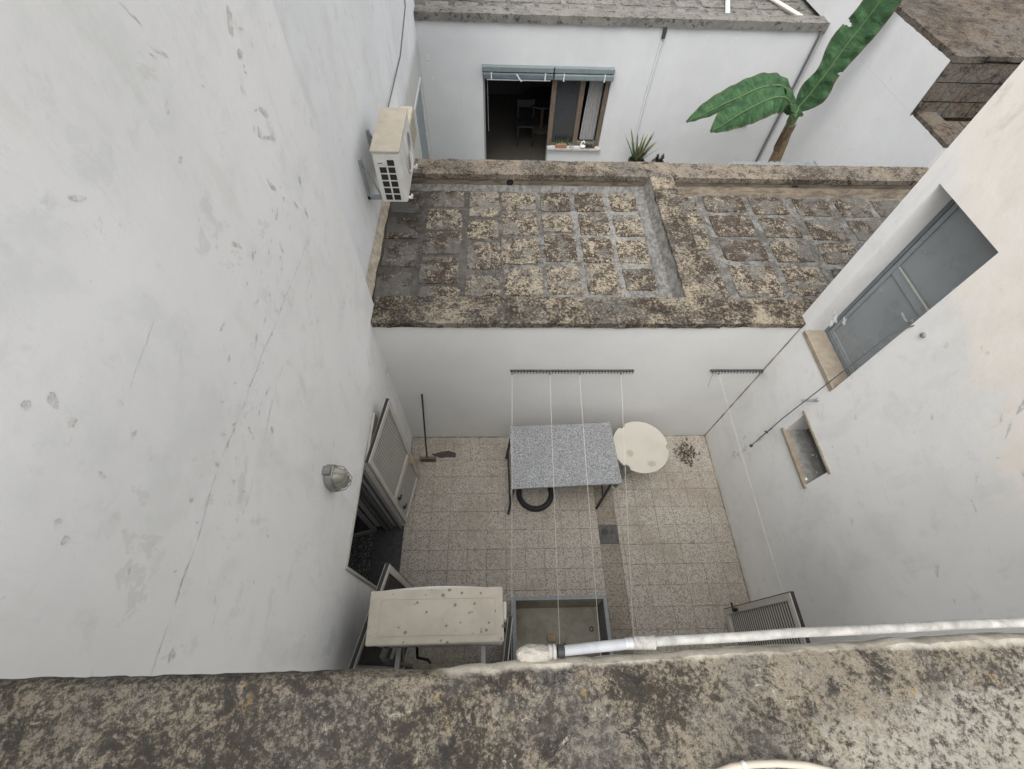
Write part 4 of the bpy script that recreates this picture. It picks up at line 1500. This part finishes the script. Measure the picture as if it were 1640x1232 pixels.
# courses of tuff blocks facing the camera
zc = [2.905, 3.12, 3.36, 3.60]
for r_ in range(3):
    x = 6.001 - (0.0 if r_ % 2 else .14)
    first = True
    while x < 9.5:
        w = random.uniform(.42, .5)
        xa = max(x, 6.001)
        rough_block(xa, x + w - .012, 6.60 + random.uniform(0, .012), 6.655, zc[r_] + .004, zc[r_ + 1] - .008, .08, .004, 30 + r_ * 9).build('block', stone_brown, NH)
        x += w
for (x0, x1, y0, y1) in ((6.32, 6.75, 5.8, 6.15), (6.77, 7.2, 5.8, 6.15), (6.32, 6.7, 6.18, 6.58), (6.72, 7.15, 6.18, 6.58), (7.17, 7.6, 6.18, 6.58)):
    roof_piece(x0, x1, y0, y1, NH, z=2.875, mat=stone_brown)

# ------------------------------------------------------------------ NEAR BUILDING (terrace)
TH = thing('terrace_building', 'near building whose thick lichen covered parapet fills the bottom of the view', 'building', (0, -.2, 0))
wall_mesh(XL + .001, XR - .001, -.05, 5.02, .28, [(-1.08, .05, -.04, 2.17), (1.86, 2.455, .89, 2.17)], lambda a, b, d: (a, -.02 - d, b)).build('wall', plaster_near, TH, weld=True)


def parapet():
    bm = bmesh.new()
    nx_, prof = 240, []
    # profile from the wall face, over the rounded front arris, across the top to the terrace side
    prof = [(-.0, 5.021), (.0, 5.12), (.0, 5.165), (-.003, 5.185), (-.012, 5.197), (-.03, 5.2)] + [(-.03 - .33 * k / 34, 5.2) for k in range(1, 35)] + [(-.375, 5.19), (-.38, 5.1), (-.38, 4.3)]
    g_ = []
    for i in range(nx_ + 1):
        x = XL + .002 + (XR - XL - .004) * i / nx_
        row = []
        for (py, pz) in prof:
            edge = .003 + .038 * max(0, min(1, (x + .1) / 1.15)) ** .65
            y = py + edge if py > -.2 else py
            p = Vector((x, y, pz))
            hz = .008 * noise.noise(p * 7) + .006 * noise.noise(p * 19) + .0045 * noise.noise(p * 47)
            hy = .004 * noise.noise(Vector((x * 5, 3, pz * 5))) + .005 * noise.noise(Vector((x * 18, 7, pz * 8))) + .003 * noise.noise(Vector((x * 50, 9, pz * 30)))
            if pz > 5.18:
                p.z += hz
            if py > -.04:
                p.y += hy
            row.append(bm.verts.new(p))
        g_.append(row)
    for i in range(nx_):
        for j in range(len(prof) - 1):
            bm.faces.new((g_[i][j], g_[i + 1][j], g_[i + 1][j + 1], g_[i][j + 1]))
    m = MB()
    bm.verts.index_update()
    m.v = [tuple(v.co) for v in bm.verts]
    m.f = [tuple(v.index for v in f.verts) for f in bm.faces]
    m.mi = [0] * len(m.f)
    bm.free()
    return m


parapet().build('parapet', stone_near, TH, True)
struct(MB().box(XL, XR, -6, -.38, 4.1, 4.2).build('terrace_floor', terr))
# doors below, in the near wall
MB().box(-1.08, .05, -.26, -.24, 0, 2.169).build('door', alu_grey, TH)
MB().box(1.86, 2.455, -.26, -.24, .89, 2.169).build('window', glass_dark, TH)
shutter(TH, (-1.09, .0), (-.902, .765), .03, 2.17, [.86], flip=1, handle=[(.66, 1.0, .8)], label='louvred shutter swung out beside the left wall, partly under the air conditioner')
shutter(TH, (2.46, .0), (2.457, .486), .89, 2.17, [], flip=1, handle=[(.455, 1.16, 1.0)], label='short louvred window shutter standing open near the right wall', pitch=.04)
shutter(TH, (.07, .0), (.12, .36), .03, 2.0, [.86], flip=1, handle=[(.3, 1.5, 1.0)], label='shutter edge glimpsed under the right end of the air conditioner')

# ------------------------------------------------------------------ AIR CONDITIONERS
AC = thing('air_conditioner', 'large spotted cream outdoor air conditioner unit above the near wall door', 'air conditioner', (-.43, .32, 2.0))
z1 = 2.6
b = MB()
# plan outline: slightly bowed front
out = [(-.885, .16), (.05, .16), (.052, .49)]
for k in range(13):
    u = k / 12
    out.append((.045 - .935 * u, .497 + .028 * math.sin(math.pi * u) + .008 * (1 - u)))
out.append((-.893, .49))
b.prism(out, 1.98, 2.565)
b.build('casing', acwhite, AC, bevel=.01)
lid = MB()
o2 = [(-.897, .15), (.058, .158), (.05, .513), (-.905, .497)]
lid.prism(o2, 2.566, 2.60)
ld = lid.build('lid', ac_top, AC, bevel=.012, seg=3)
m = MB()
m.box(-.82, .0, .437, .443, 2.6005, 2.6035)
m.box(-.82, .0, .205, .211, 2.6005, 2.6035)
m.box(-.82, -.814, .2115, .4365, 2.6005, 2.6035)
m.box(-.006, .0, .2115, .4365, 2.6005, 2.6035)
m.build('pressed_rib', ac_top, ld, bevel=.0014)
MB().box(.053, .078, .30, .42, 2.30, 2.52).build('valve_cover', acwhite, AC, bevel=.006)
for x in (-.78, -.10):
    m = MB().box(x - .018, x + .018, .0, .5, 1.94, 1.978).box(x - .018, x + .018, -.018, .012, 1.6, 1.94)
    m.tube([(x, .01, 1.65), (x, .4, 1.94)], .01, 6)
    m.build('bracket', galv, AC)
m = MB().tube([(-.82, .16, 2.25), (-.85, .10, 2.2), (-.84, .06, 2.05), (-.80, .05, 1.7), (-.78, .03, 1.3)], .026, 10)
m.build('insulated_pipe', simple('pipe_lagging', (.17, .16, .145), .9, var=.3, nscale=25, bump=.6), AC, True)
MB().tube([(-.62, .17, 2.08), (-.62, .09, 2.0), (-.55, .075, 1.9), (-.58, .06, 1.5)], .012, 8).build('hose', black, AC, True)

A2 = thing('air_conditioner', 'small white outdoor air conditioner unit bracketed to the left wall above the roof', 'air conditioner', (-1.08, 4.7, 3.05))
x0, x1, y0, y1, z0, z1 = -1.225, -.945, 4.33, 5.14, 3.04, 3.60
wall_mesh(x0, x1, z0, z1, .004, [], lambda a, b_, d: (a, y0 + .012 + d, b_))
MB().box(x0, x1, y0 + .01, y1, z0, z1 - .001).build('casing', acwhite, A2, bevel=.015, seg=3)
MB().box(x0 - .006, x1 + .006, y0 - .004, y1 + .006, z1, z1 + .026).build('lid', ac_top2, A2, bevel=.008)
MB().lathe([(.205, 0), (.215, .010), (.205, .014), (.19, .010), (.185, -.0)], (x1 + .0, 4.83, 3.32), 36, 'x').build('fan_ring', acwhite, A2, True)
m = MB()
for k in range(1, 9):
    rr = .185 * k / 9
    m.tube([(x1 + .006, 4.83 + rr * math.cos(a * math.pi / 12), 3.32 + rr * math.sin(a * math.pi / 12)) for a in range(25)], .002, 4, cap=False)
m.build('fan_grille', pale_metal, A2)
MB().lathe([(.001, 0), (.18, 0), (.18, .003), (.001, .003)], (x1 + .0015, 4.83, 3.32), 30, 'x').build('fan_opening', simple('fan_dark', (.16, .17, .175), .5), A2)
gr = MB().box(x0 + .015, x1 - .015, y0 + .002, y0 + .0095, z0 + .01, z1 - .02).build('side_grille', acwhite, A2, bevel=.003)
for r_ in range(6):
    for c_ in range(2):
        if r_ == 0 and c_ == 0:
            continue
        xa = x0 + .055 + c_ * .088
        za = z1 - .055 - (r_ + 1) * .078
        MB().box(xa, xa + .07, y0 - .001, y0 + .0015, za, za + .062).build('vent', simple('vent_dark', (.035, .04, .05), .6) if False else black, gr, bevel=.004)
MB().box(x0 + .045, x0 + .125, y0 - .004, y0 + .0015, z1 - .125, z1 - .085).build('grip', pale_metal, gr)
m = MB()
for k in range(4):
    m.box(x0 + .052 + k * .011, x0 + .059 + k * .011, y0 - .0048, y0 - .0042, z1 - .112, z1 - .100)
m.build('maker_mark', black, gr)
for yy_ in (4.45, 5.0):
    m = MB().box(XF + .001, x1 - .01, yy_ - .018, yy_ + .018, z0 - .04, z0 - .001).box(XF + .001, XF + .03, yy_ - .018, yy_ + .018, z0 - .038, z0 + .42).tube([(XF + .03, yy_, z0 + .38), (XF + .15, yy_ - .005, z0 + .02)], .009, 6)
    m.build('bracket', simple('bracket_grey', (.32, .34, .36), .5, metal=.3), A2)
for yy_ in (4.42, 4.98):
    MB().box(x1 + .0, x1 + .045, yy_ - .02, yy_ + .02, z0 + .0, z0 + .012).box(x1 + .03, x1 + .045, yy_ - .02, yy_ + .02, z0 + .0125, z0 + .035).build('foot', pale_metal, A2)
A3 = thing('wall_vent_unit', 'slim cream slatted unit on the left wall beyond the white air conditioner', 'vent', (-1.3, 6.9, 2.5))
MB().box(XF + .002, -1.20, 6.45, 7.0, 2.30, 2.72).build('casing', simple('unit_cream', (.58, .53, .42), .6, dirt=.2), A3, bevel=.01)
for k in range(6):
    MB().box(-1.199, -1.192, 6.50, 6.96, 2.35 + k * .058, 2.38 + k * .058).build('slat', simple('slat_shadow', (.33, .30, .24), .6) if k == 0 else bpy.data.materials['slat_shadow'], A3)

# ------------------------------------------------------------------ WALL LAMP
LM = thing('wall_lamp', 'grey oval bulkhead lamp with wire guard on the left wall above the open door', 'lamp', (XL, 1.22, 2.92))
cy_, cz_ = 1.235, 2.92


def oval(ry, rz, n=36, p=3.0):
    return [(math.copysign(abs(math.cos(2 * math.pi * k / n)) ** (2 / p), math.cos(2 * math.pi * k / n)) * ry, math.copysign(abs(math.sin(2 * math.pi * k / n)) ** (2 / p), math.sin(2 * math.pi * k / n)) * rz) for k in range(n)]


def dome(levels, x_base, mat, name):
    m = MB()
    rings = []
    for (h_, s1, s2) in levels:
        i0 = len(m.v)
        for (a, b_) in oval(s1, s2):
            m.v.append((x_base + h_, cy_ + a, cz_ + b_))
        rings.append(i0)
    n_ = 36
    for q in range(len(rings) - 1):
        for j in range(n_):
            m.f.append((rings[q] + j, rings[q] + (j + 1) % n_, rings[q + 1] + (j + 1) % n_, rings[q + 1] + j))
            m.mi.append(0)
    m.f.append(tuple(rings[-1] + j for j in range(n_)))
    m.mi.append(0)
    return m.build(name, mat, LM, True)


lamp_alu = simple('lamp_aluminium', (.30, .295, .28), .4, metal=.6, var=.15)
dome([(.001, .085, .13), (.05, .085, .13), (.058, .078, .123)], XL, lamp_alu, 'base')
dome([(.058, .065, .11), (.09, .062, .105), (.115, .05, .09), (.128, .03, .065), (.132, .005, .01)], XL, simple('ribbed_glass', (.28, .265, .22), .25, spec=.6, var=.2), 'glass')
for zz in (-.06, 0, .06):
    MB().tube([(XL + .06, cy_ - .078, cz_ + zz), (XL + .11, cy_ - .066, cz_ + zz), (XL + .142, cy_ - .03, cz_ + zz), (XL + .145, cy_ + .03, cz_ + zz), (XL + .11, cy_ + .066, cz_ + zz), (XL + .06, cy_ + .078, cz_ + zz)], .0035, 6).build('guard_wire', lamp_alu, LM, True)
MB().tube([(XL + .06, cy_, cz_ - .12), (XL + .11, cy_, cz_ - .105), (XL + .142, cy_, cz_ - .05), (XL + .146, cy_, cz_ + .05), (XL + .11, cy_, cz_ + .105), (XL + .06, cy_, cz_ + .12)], .0035, 6).build('guard_wire', lamp_alu, LM, True)
MB().box(XL + .001, XL + .05, cy_ - .03, cy_ + .03, cz_ + .132, cz_ + .175).tube([(XL + .025, cy_, cz_ + .174), (XL + .025, cy_, cz_ + .182)], .014, 10).build('cable_gland', lamp_alu, LM, bevel=.005)

# ------------------------------------------------------------------ COURTYARD FURNITURE
GT = thing('granite_table', 'rectangular table with speckled grey granite slab against the courtyard back wall', 'table', (.88, 2.33, 0))
zt = .80
slab_o = [(.187, 2.735), (1.552, 2.785), (1.585, 1.93), (.202, 1.875)][::-1]
MB().prism(slab_o, zt - .03, zt).build('tabletop', granite, GT, bevel=.003)
MB().prism([(.215, 1.905), (1.56, 1.958), (1.525, 2.755), (.205, 2.705)], zt - .075, zt - .0305).build('frame', dark_iron, GT)
for (xa, ya, xb, yb_) in ((.235, 1.93, .175, 1.80), (1.49, 1.99, 1.40, 1.86), (.225, 2.68, .16, 2.62), (1.50, 2.72, 1.46, 2.8)):
    MB().tube([(xa, ya, zt - .07), (xb, yb_, .0)], .018, 8).build('leg', dark_iron, GT, True)
MB().tube([(1.40, 1.86, .06), (1.50, 2.02, .62)], .010, 8).build('brace', dark_iron, GT, True)
MB().tube([(1.43, 1.90, .32), (1.49, 2.68, .32)], .012, 8).build('brace', dark_iron, GT, True)
MB().tube([(.19, 1.84, .30), (.175, 2.64, .30)], .012, 8).build('brace', dark_iron, GT, True)

RT = thing('round_table', 'cream plastic round table top with three notches beside the granite table', 'table', (1.915, 2.44, 0))
cx, cy, rr = 1.915, 2.445, .372
outl = []
notches = [R(124), R(-2), R(232)]
for k in range(180):
    a = 2 * math.pi * k / 180
    r_ = rr
    for na in notches:
        da = abs((a - na + math.pi) % (2 * math.pi) - math.pi)
        wdt = .085
        if da < wdt:
            r_ = rr - .034
        elif da < wdt + .035:
            r_ = rr - .034 * (1 - (da - wdt) / .035)
    outl.append((cx + r_ * math.cos(a), cy + r_ * math.sin(a)))
MB().prism(outl, .75, .765).build('tabletop', cream_plastic, RT, bevel=.005)
MB().prism([(cx + (p[0] - cx) * .97, cy + (p[1] - cy) * .97) for p in outl], .715, .7495).build('skirt', cream_plastic, RT)
lg = simple('leg_grey_plastic', (.24, .24, .23), .6, var=.15)
for na in notches:
    dv = Vector((math.cos(na), math.sin(na), 0))
    sdv = Vector((-dv.y, dv.x, 0))
    m = MB()
    top, bot = Vector((cx, cy, .72)) + dv * (rr - .05), Vector((cx, cy, 0)) + dv * (rr - .01)
    for (p, w, q) in ((top, .04, None),):
        a4 = [top - sdv * .045, top + sdv * .045, top + sdv * .045 - dv * .05, top - sdv * .045 - dv * .05]
        b4 = [bot - sdv * .025, bot + sdv * .025, bot + sdv * .025 - dv * .03, bot - sdv * .025 - dv * .03]
        m.quad(a4); m.quad(b4)
        for i in range(4):
            m.quad([a4[i], a4[(i + 1) % 4], b4[(i + 1) % 4], b4[i]])
    m.build('leg', lg, RT, weld=True, bevel=.006)

tyre = MB()
prof = []
for k in range(16):
    a = 2 * math.pi * k / 16
    prof.append((.228 + .038 * math.cos(a), .05 + .048 * math.sin(a)))
tyre.lathe(prof, (.553, 2.075, 0), 56, closed=True)
tag(tyre.build('tyre', rubber, None, True), 'black rubber tyre lying flat on the floor under the granite table edge', 'tyre')

# broom
BR = thing('broom', 'broom with dark pole leaning on the back wall near the left corner', 'broom', (-1.0, 2.60, 0))
MB().tube([(-.985, 2.60, .10), (-.925, 2.952, 1.27)], .012, 10).build('pole', dark_iron, BR, True)
MB().box(-1.09, -.86, 2.57, 2.61, .08, .11).build('head', wood, BR, bevel=.008)
m = MB()
for k in range(70):
    x = -1.085 + .22 * k / 69
    for yo in (-.012, .0, .012):
        m.tube([(x, 2.59 + yo, .08), (x + random.uniform(-.01, .01), 2.585 + yo * 1.8, .004)], .0018, 3, cap=False)
m.build('bristles', simple('bristle', (.2, .14, .08), .9), BR, kind='stuff')
# damp stain on the floor next to it: a thin puddle of dirt
def splat(cx, cy, rx, ry, z, name, mat, label, cat, seed=0):
    pts = []
    for k in range(48):
        a = 2 * math.pi * k / 48
        f = 1 + .45 * noise.noise(Vector((math.cos(a) * 1.6, math.sin(a) * 1.6, seed))) + .2 * noise.noise(Vector((math.cos(a) * 5, math.sin(a) * 5, seed)))
        pts.append((cx + rx * f * math.cos(a), cy + ry * f * math.sin(a)))
    m = MB().prism(pts, z, z + .002)
    return tag(m.build(name, mat, None), label, cat)


splat(-.72, 2.68, .19, .045, .004, 'dirt_patch', simple('wet_dirt', (.05, .045, .04), .6, var=.4, nscale=20), 'dark damp dirt patch on the tiles beside the broom', 'dirt')
# dry debris in the right corner
m = MB()
for k in range(420):
    a = random.uniform(0, 6.28)
    r_ = abs(random.gauss(0, .5))
    x = 2.83 + .17 * r_ * math.cos(a) + .02
    y = 2.68 + .22 * r_ * math.sin(a)
    if y > 2.94 or x > 3.18:
        continue
    z = random.uniform(.003, .03) * max(.2, 1 - r_)
    t1 = Vector((random.uniform(-1, 1), random.uniform(-1, 1), random.uniform(-.4, .4))).normalized() * random.uniform(.012, .034)
    t2 = Vector((-t1.y, t1.x, random.uniform(-.005, .01))) * .5
    c_ = Vector((x, y, z + .004))
    m.quad([c_ - t1, c_ + t2, c_ + t1, c_ - t2], m=random.choice((0, 0, 1, 2)))
dm = m.build('leaf_litter', [debris_m, simple('dry_leaf_dark', (.05, .042, .035), .9), simple('dry_leaf_pale', (.34, .31, .26), .9)], None, kind='stuff')
dm['label'] = 'heap of dry leaves and rubbish in the right back corner of the courtyard'

# basin
BS = thing('wash_basin', 'rectangular grey stone wash basin with brown inside standing on the courtyard floor', 'basin', (.74, .35, 0))
X0, X1, Y0, Y1, ZT = .187, 1.292, -.015, .707, .45
r1 = .042
m = MB()
o_ = [(X0, Y0), (X1, Y0), (X1, Y1), (X0, Y1)]
i_ = [(X0 + r1, Y0 + r1), (X1 - r1, Y0 + r1), (X1 - r1, Y1 - r1), (X0 + r1, Y1 - r1)]
for k in range(4):
    a, b_ = o_[k], o_[(k + 1) % 4]
    c_, d_ = i_[k], i_[(k + 1) % 4]
    m.quad([(*a, ZT), (*b_, ZT), (*d_, ZT), (*c_, ZT)])
    m.quad([(*a, 0), (*b_, 0), (*b_, ZT), (*a, ZT)])
    m.quad([(*c_, ZT), (*d_, ZT), (*d_, ZT - .03), (*c_, ZT - .03)])
m.build('rim', basin_rim, BS, weld=True)
m = MB()
bt = [(X0 + r1 + .005, Y0 + r1 + .01), (X1 - r1 - .022, Y0 + r1 + .01), (X1 - r1 - .022, Y1 - r1 - .055), (X0 + r1 + .005, Y1 - r1 - .055)]
for k in range(4):
    m.quad([(*i_[k], ZT - .03), (*i_[(k + 1) % 4], ZT - .03), (*bt[(k + 1) % 4], .16), (*bt[k], .16)], m=1 if k in (1,) else 0)
m.quad([(*p, .16 - (.012 if k == 1 else 0)) for k, p in enumerate(bt)])
m.build('bowl', [basin_in, simple('basin_side', (.15, .155, .16), .6, var=.2)], BS)
MB().lathe([(.028, 0), (.028, .004), (.016, .004), (.014, .001), (.001, .001)], (1.13, .375, .155), 18).build('plughole', dark_iron, BS, True)
MB().tube([(.66, -.02, .60), (.70, .10, .60), (.74, .20, .59), (.745, .215, .56)], .014, 10).tube([(.70, .1, .60), (.70, .1, .645)], .009, 8).box(.665, .735, .092, .108, .645, .656).build('tap', dark_iron, BS, True)
tag(MB().box(.60, .70, .255, .325, .162, .19).build('soap_block', simple('soap', (.35, .25, .16), .7, var=.2), None, bevel=.01), 'brown scrubbing block lying in the wash basin under the tap', 'soap')

# ------------------------------------------------------------------ CLOTHES LINES
def rack(x0, x1, label, group='clothes line rails on the back wall'):
    t_ = thing('drying_rail', label, 'rail', ((x0 + x1) / 2, YB, 1.80), group)
    MB().box(x0, x1, YB - .022, YB - .001, 1.79, 1.812).build('bar', simple('rail_green_grey', (.09, .10, .095), .6, metal=.2, dirt=.5, dirtcol=(.3, .28, .25), nscale=40) if 'rail_green_grey' not in bpy.data.materials else bpy.data.materials['rail_green_grey'], t_)
    n_ = int((x1 - x0) / .036)
    src = None
    for k in range(n_):
        if src is None:
            src = MB().tube([(x0 + .018, YB - .012, 1.813), (x0 + .018, YB - .03, 1.82), (x0 + .018, YB - .045, 1.805), (x0 + .018, YB - .04, 1.785)], .005, 6).build('hook', dark_iron, t_, True)
        else:
            o = src.copy()
            C.objects.link(o)
            o.parent = t_
            o.location.x = k * (x1 - x0 - .036) / (n_ - 1)
    return t_


rack(.175, 1.64, 'long dark toothed clothes line rail on the back wall above the granite table')
rack(2.56, 3.20, 'short dark toothed clothes line rail on the back wall at the right corner')


def sag(p0, p1, s=.02, n_=18):
    p0, p1 = Vector(p0), Vector(p1)
    return [p0.lerp(p1, k / n_) - Vector((0, 0, s * 4 * (k / n_) * (1 - k / n_))) for k in range(n_ + 1)]


CL = [((.197, YB - .04, 1.79), (.13, -.018, 1.80), 'leftmost white clothes line passing the left edge of the granite table'),
      ((.64, YB - .04, 1.79), (.535, -.018, 1.80), 'white clothes line crossing the middle of the wash basin'),
      ((.99, YB - .04, 1.79), (.875, -.018, 1.80), 'white clothes line passing over the right side of the wash basin'),
      ((1.485, YB - .04, 1.79), (1.155, -.018, 1.80), 'white clothes line at the right, beside the round table and the drain'),
      ((2.655, YB - .04, 1.79), (2.60, -.018, 1.80), 'thin white clothes line from the short rail along the right wall')]
for a, b_, lab in CL:
    o = MB().tube(sag(a, b_), .0021 if a[0] < 2 else .0011, 5).build('clothes_line', cord_m, None, True)
    tag(o, lab, 'clothes line', 'clothes lines over the courtyard')
    m = MB().lathe([(.006, 0), (.01, .004), (.01, .014), (.004, .018)], (a[0], a[1] - .01, a[2] - .012), 8)
    kn = m.build('knot', cable_m, o, True)
m = MB().tube([(2.60, YB - .04, 1.79), (2.60, 2.92, 1.70), (2.63, 2.90, 1.52)], .002, 5)
tag(m.build('loose_cord', cable_m, None, True), 'loose cord end dangling from the short clothes line rail', 'cord')

# cable hanging down the right wall with its bracket
HC = thing('hanging_cable', 'dark vertical cable hanging down the right wall past the steel door sill', 'cable', (3.15, 2.25, 1.17))
m = MB().tube([(3.15, 2.263, 1.17), (3.152, 2.262, 1.9), (3.150, 2.235, 2.45), (3.155, 2.195, 3.45), (3.20, 2.175, 3.56), (3.215, 2.16, 3.6)], .006, 6)
m.build('cable', cable_m, HC, True)
MB().lathe([(.005, 0), (.017, .01), (.017, .035), (.006, .045)], (3.15, 2.263, 1.145), 12).build('end_knob', dark_iron, HC, True)
MB().tube([(3.15, 2.262, 1.55), (XR, 2.30, 1.58)], .007, 6).tube([(3.12, 2.262, 1.57), (3.165, 2.262, 1.53)], .009, 6).build('clip', dark_iron, HC, True)
MB().tube([(3.14, 2.265, 2.27), (3.18, 2.235, 2.33), (XR + .0, 2.20, 2.40)], .010, 8).lathe([(.02, 0), (.02, -.012), (.012, -.02)], (XR, 2.20, 2.40), 12, 'x').build('bracket', galv, HC, True)

# cables on the recessed left wall
tag(MB().tube([(XF + .012, 9.0, 6.7), (XF + .012, 8.9, 4.5), (XF + .012, 8.79, 3.315), (XF + .012, 7.69, 3.08), (XF + .03, 6.4, 3.12), (XF + .06, 5.15, 3.2)], .008, 6).build('wall_cable', cable_m, None, True), 'thin dark cable running along the far left wall to the white air conditioner', 'cable')

# ------------------------------------------------------------------ PARAPET PIPE
PP = thing('water_pipe', 'whitewashed pipe with grey sleeve running along the outer edge of the near parapet', 'pipe', (.5, .05, 5.17))


def pz(px):   # pipe axis against x
    return .040 + .012 * px


z_ = 5.185


def SY(x):
    T = [(.0, .022), (.12, .0262), (.17, .030), (.25, .036), (.40, .0412), (.60, .048), (.95, .056), (3.2, .075)]
    for (a, p), (b, q) in zip(T, T[1:]):
        if a <= x <= b:
            return p + (q - p) * (x - a) / (b - a)
    return T[-1][1]


MB().tube([(.130, SY(.130), z_), (.195, SY(.195), z_), (.262, SY(.262), z_)], [.0094, .0098, .0098], 16).build('grey_sleeve', pipe_grey, PP, True)
m = MB().lathe([(.0118, 0), (.0118, .036), (.0128, .037), (.0128, .041), (.0118, .042)], (.270, SY(.29), z_), 18, 'x')
m.build('coupling', pipe_white, PP, True)
MB().lathe([(.0108, -.010), (.0112, -.003), (.0100, 0)], (.270, SY(.27), z_), 16, 'x').lathe([(.0104, -.017), (.0108, -.012), (.0102, -.010)], (.270, SY(.262), z_), 16, 'x').build('clamp', galv, PP, True)
MB().tube([(x, SY(x) + .0008 * math.sin(x * 23), z_ + .001 * math.sin(x * 17)) for x in (.311, .36, .42, .5, .6, .7, .8, .95, 1.2, 1.6, 2.2, 3.19)], .0089, 16).build('straight_run', pipe_white, PP, True)
MB().lathe([(.0095, 0), (.0118, .001), (.0118, .013), (.0095, .014)], (.119, SY(.125), z_), 16, 'x').build('rubber_sleeve', black, PP, True)
MB().lathe([(.008, 0), (.0125, .002), (.013, .007), (.010, .009), (.0135, .011), (.0135, .015), (.010, .017)], (.100, SY(.11), z_), 18, 'x').build('elbow_collar', pipe_white, PP, True)
bm = bmesh.new()
bmesh.ops.create_icosphere(bm, subdivisions=5, radius=1)
m = MB()
for v in bm.verts:
    p = v.co.copy()
    q = Vector((p.x * .030, p.y * .018, p.z * .022)) * (1 + .12 * noise.noise(p * 2.2) + .05 * noise.noise(p * 6))
    if p.x > .3:
        q.x += .012
    m.v.append((q.x + .070, q.y + .022, q.z + z_ - .006))
bm.verts.index_update()
for f in bm.faces:
    m.f.append(tuple(v.index for v in f.verts))
    m.mi.append(0)
bm.free()
m.build('mortar_lump', mortar_white, PP, True)
CN = thing('conduit', 'short curved cream conduit on top of the near parapet at the bottom edge', 'conduit', (.47, -.15, 5.21))
MB().tube([(.37, -.158, 5.212), (.40, -.150, 5.214), (.44, -.147, 5.215), (.48, -.147, 5.215), (.53, -.151, 5.214), (.57, -.160, 5.212), (.62, -.178, 5.21)], .0055, 10).build('tube', conduit_m, CN, True)
MB().tube([(.418, -.1488, 5.2145), (.424, -.1482, 5.2145)], .0068, 10).build('clip', pale_metal, CN, True)
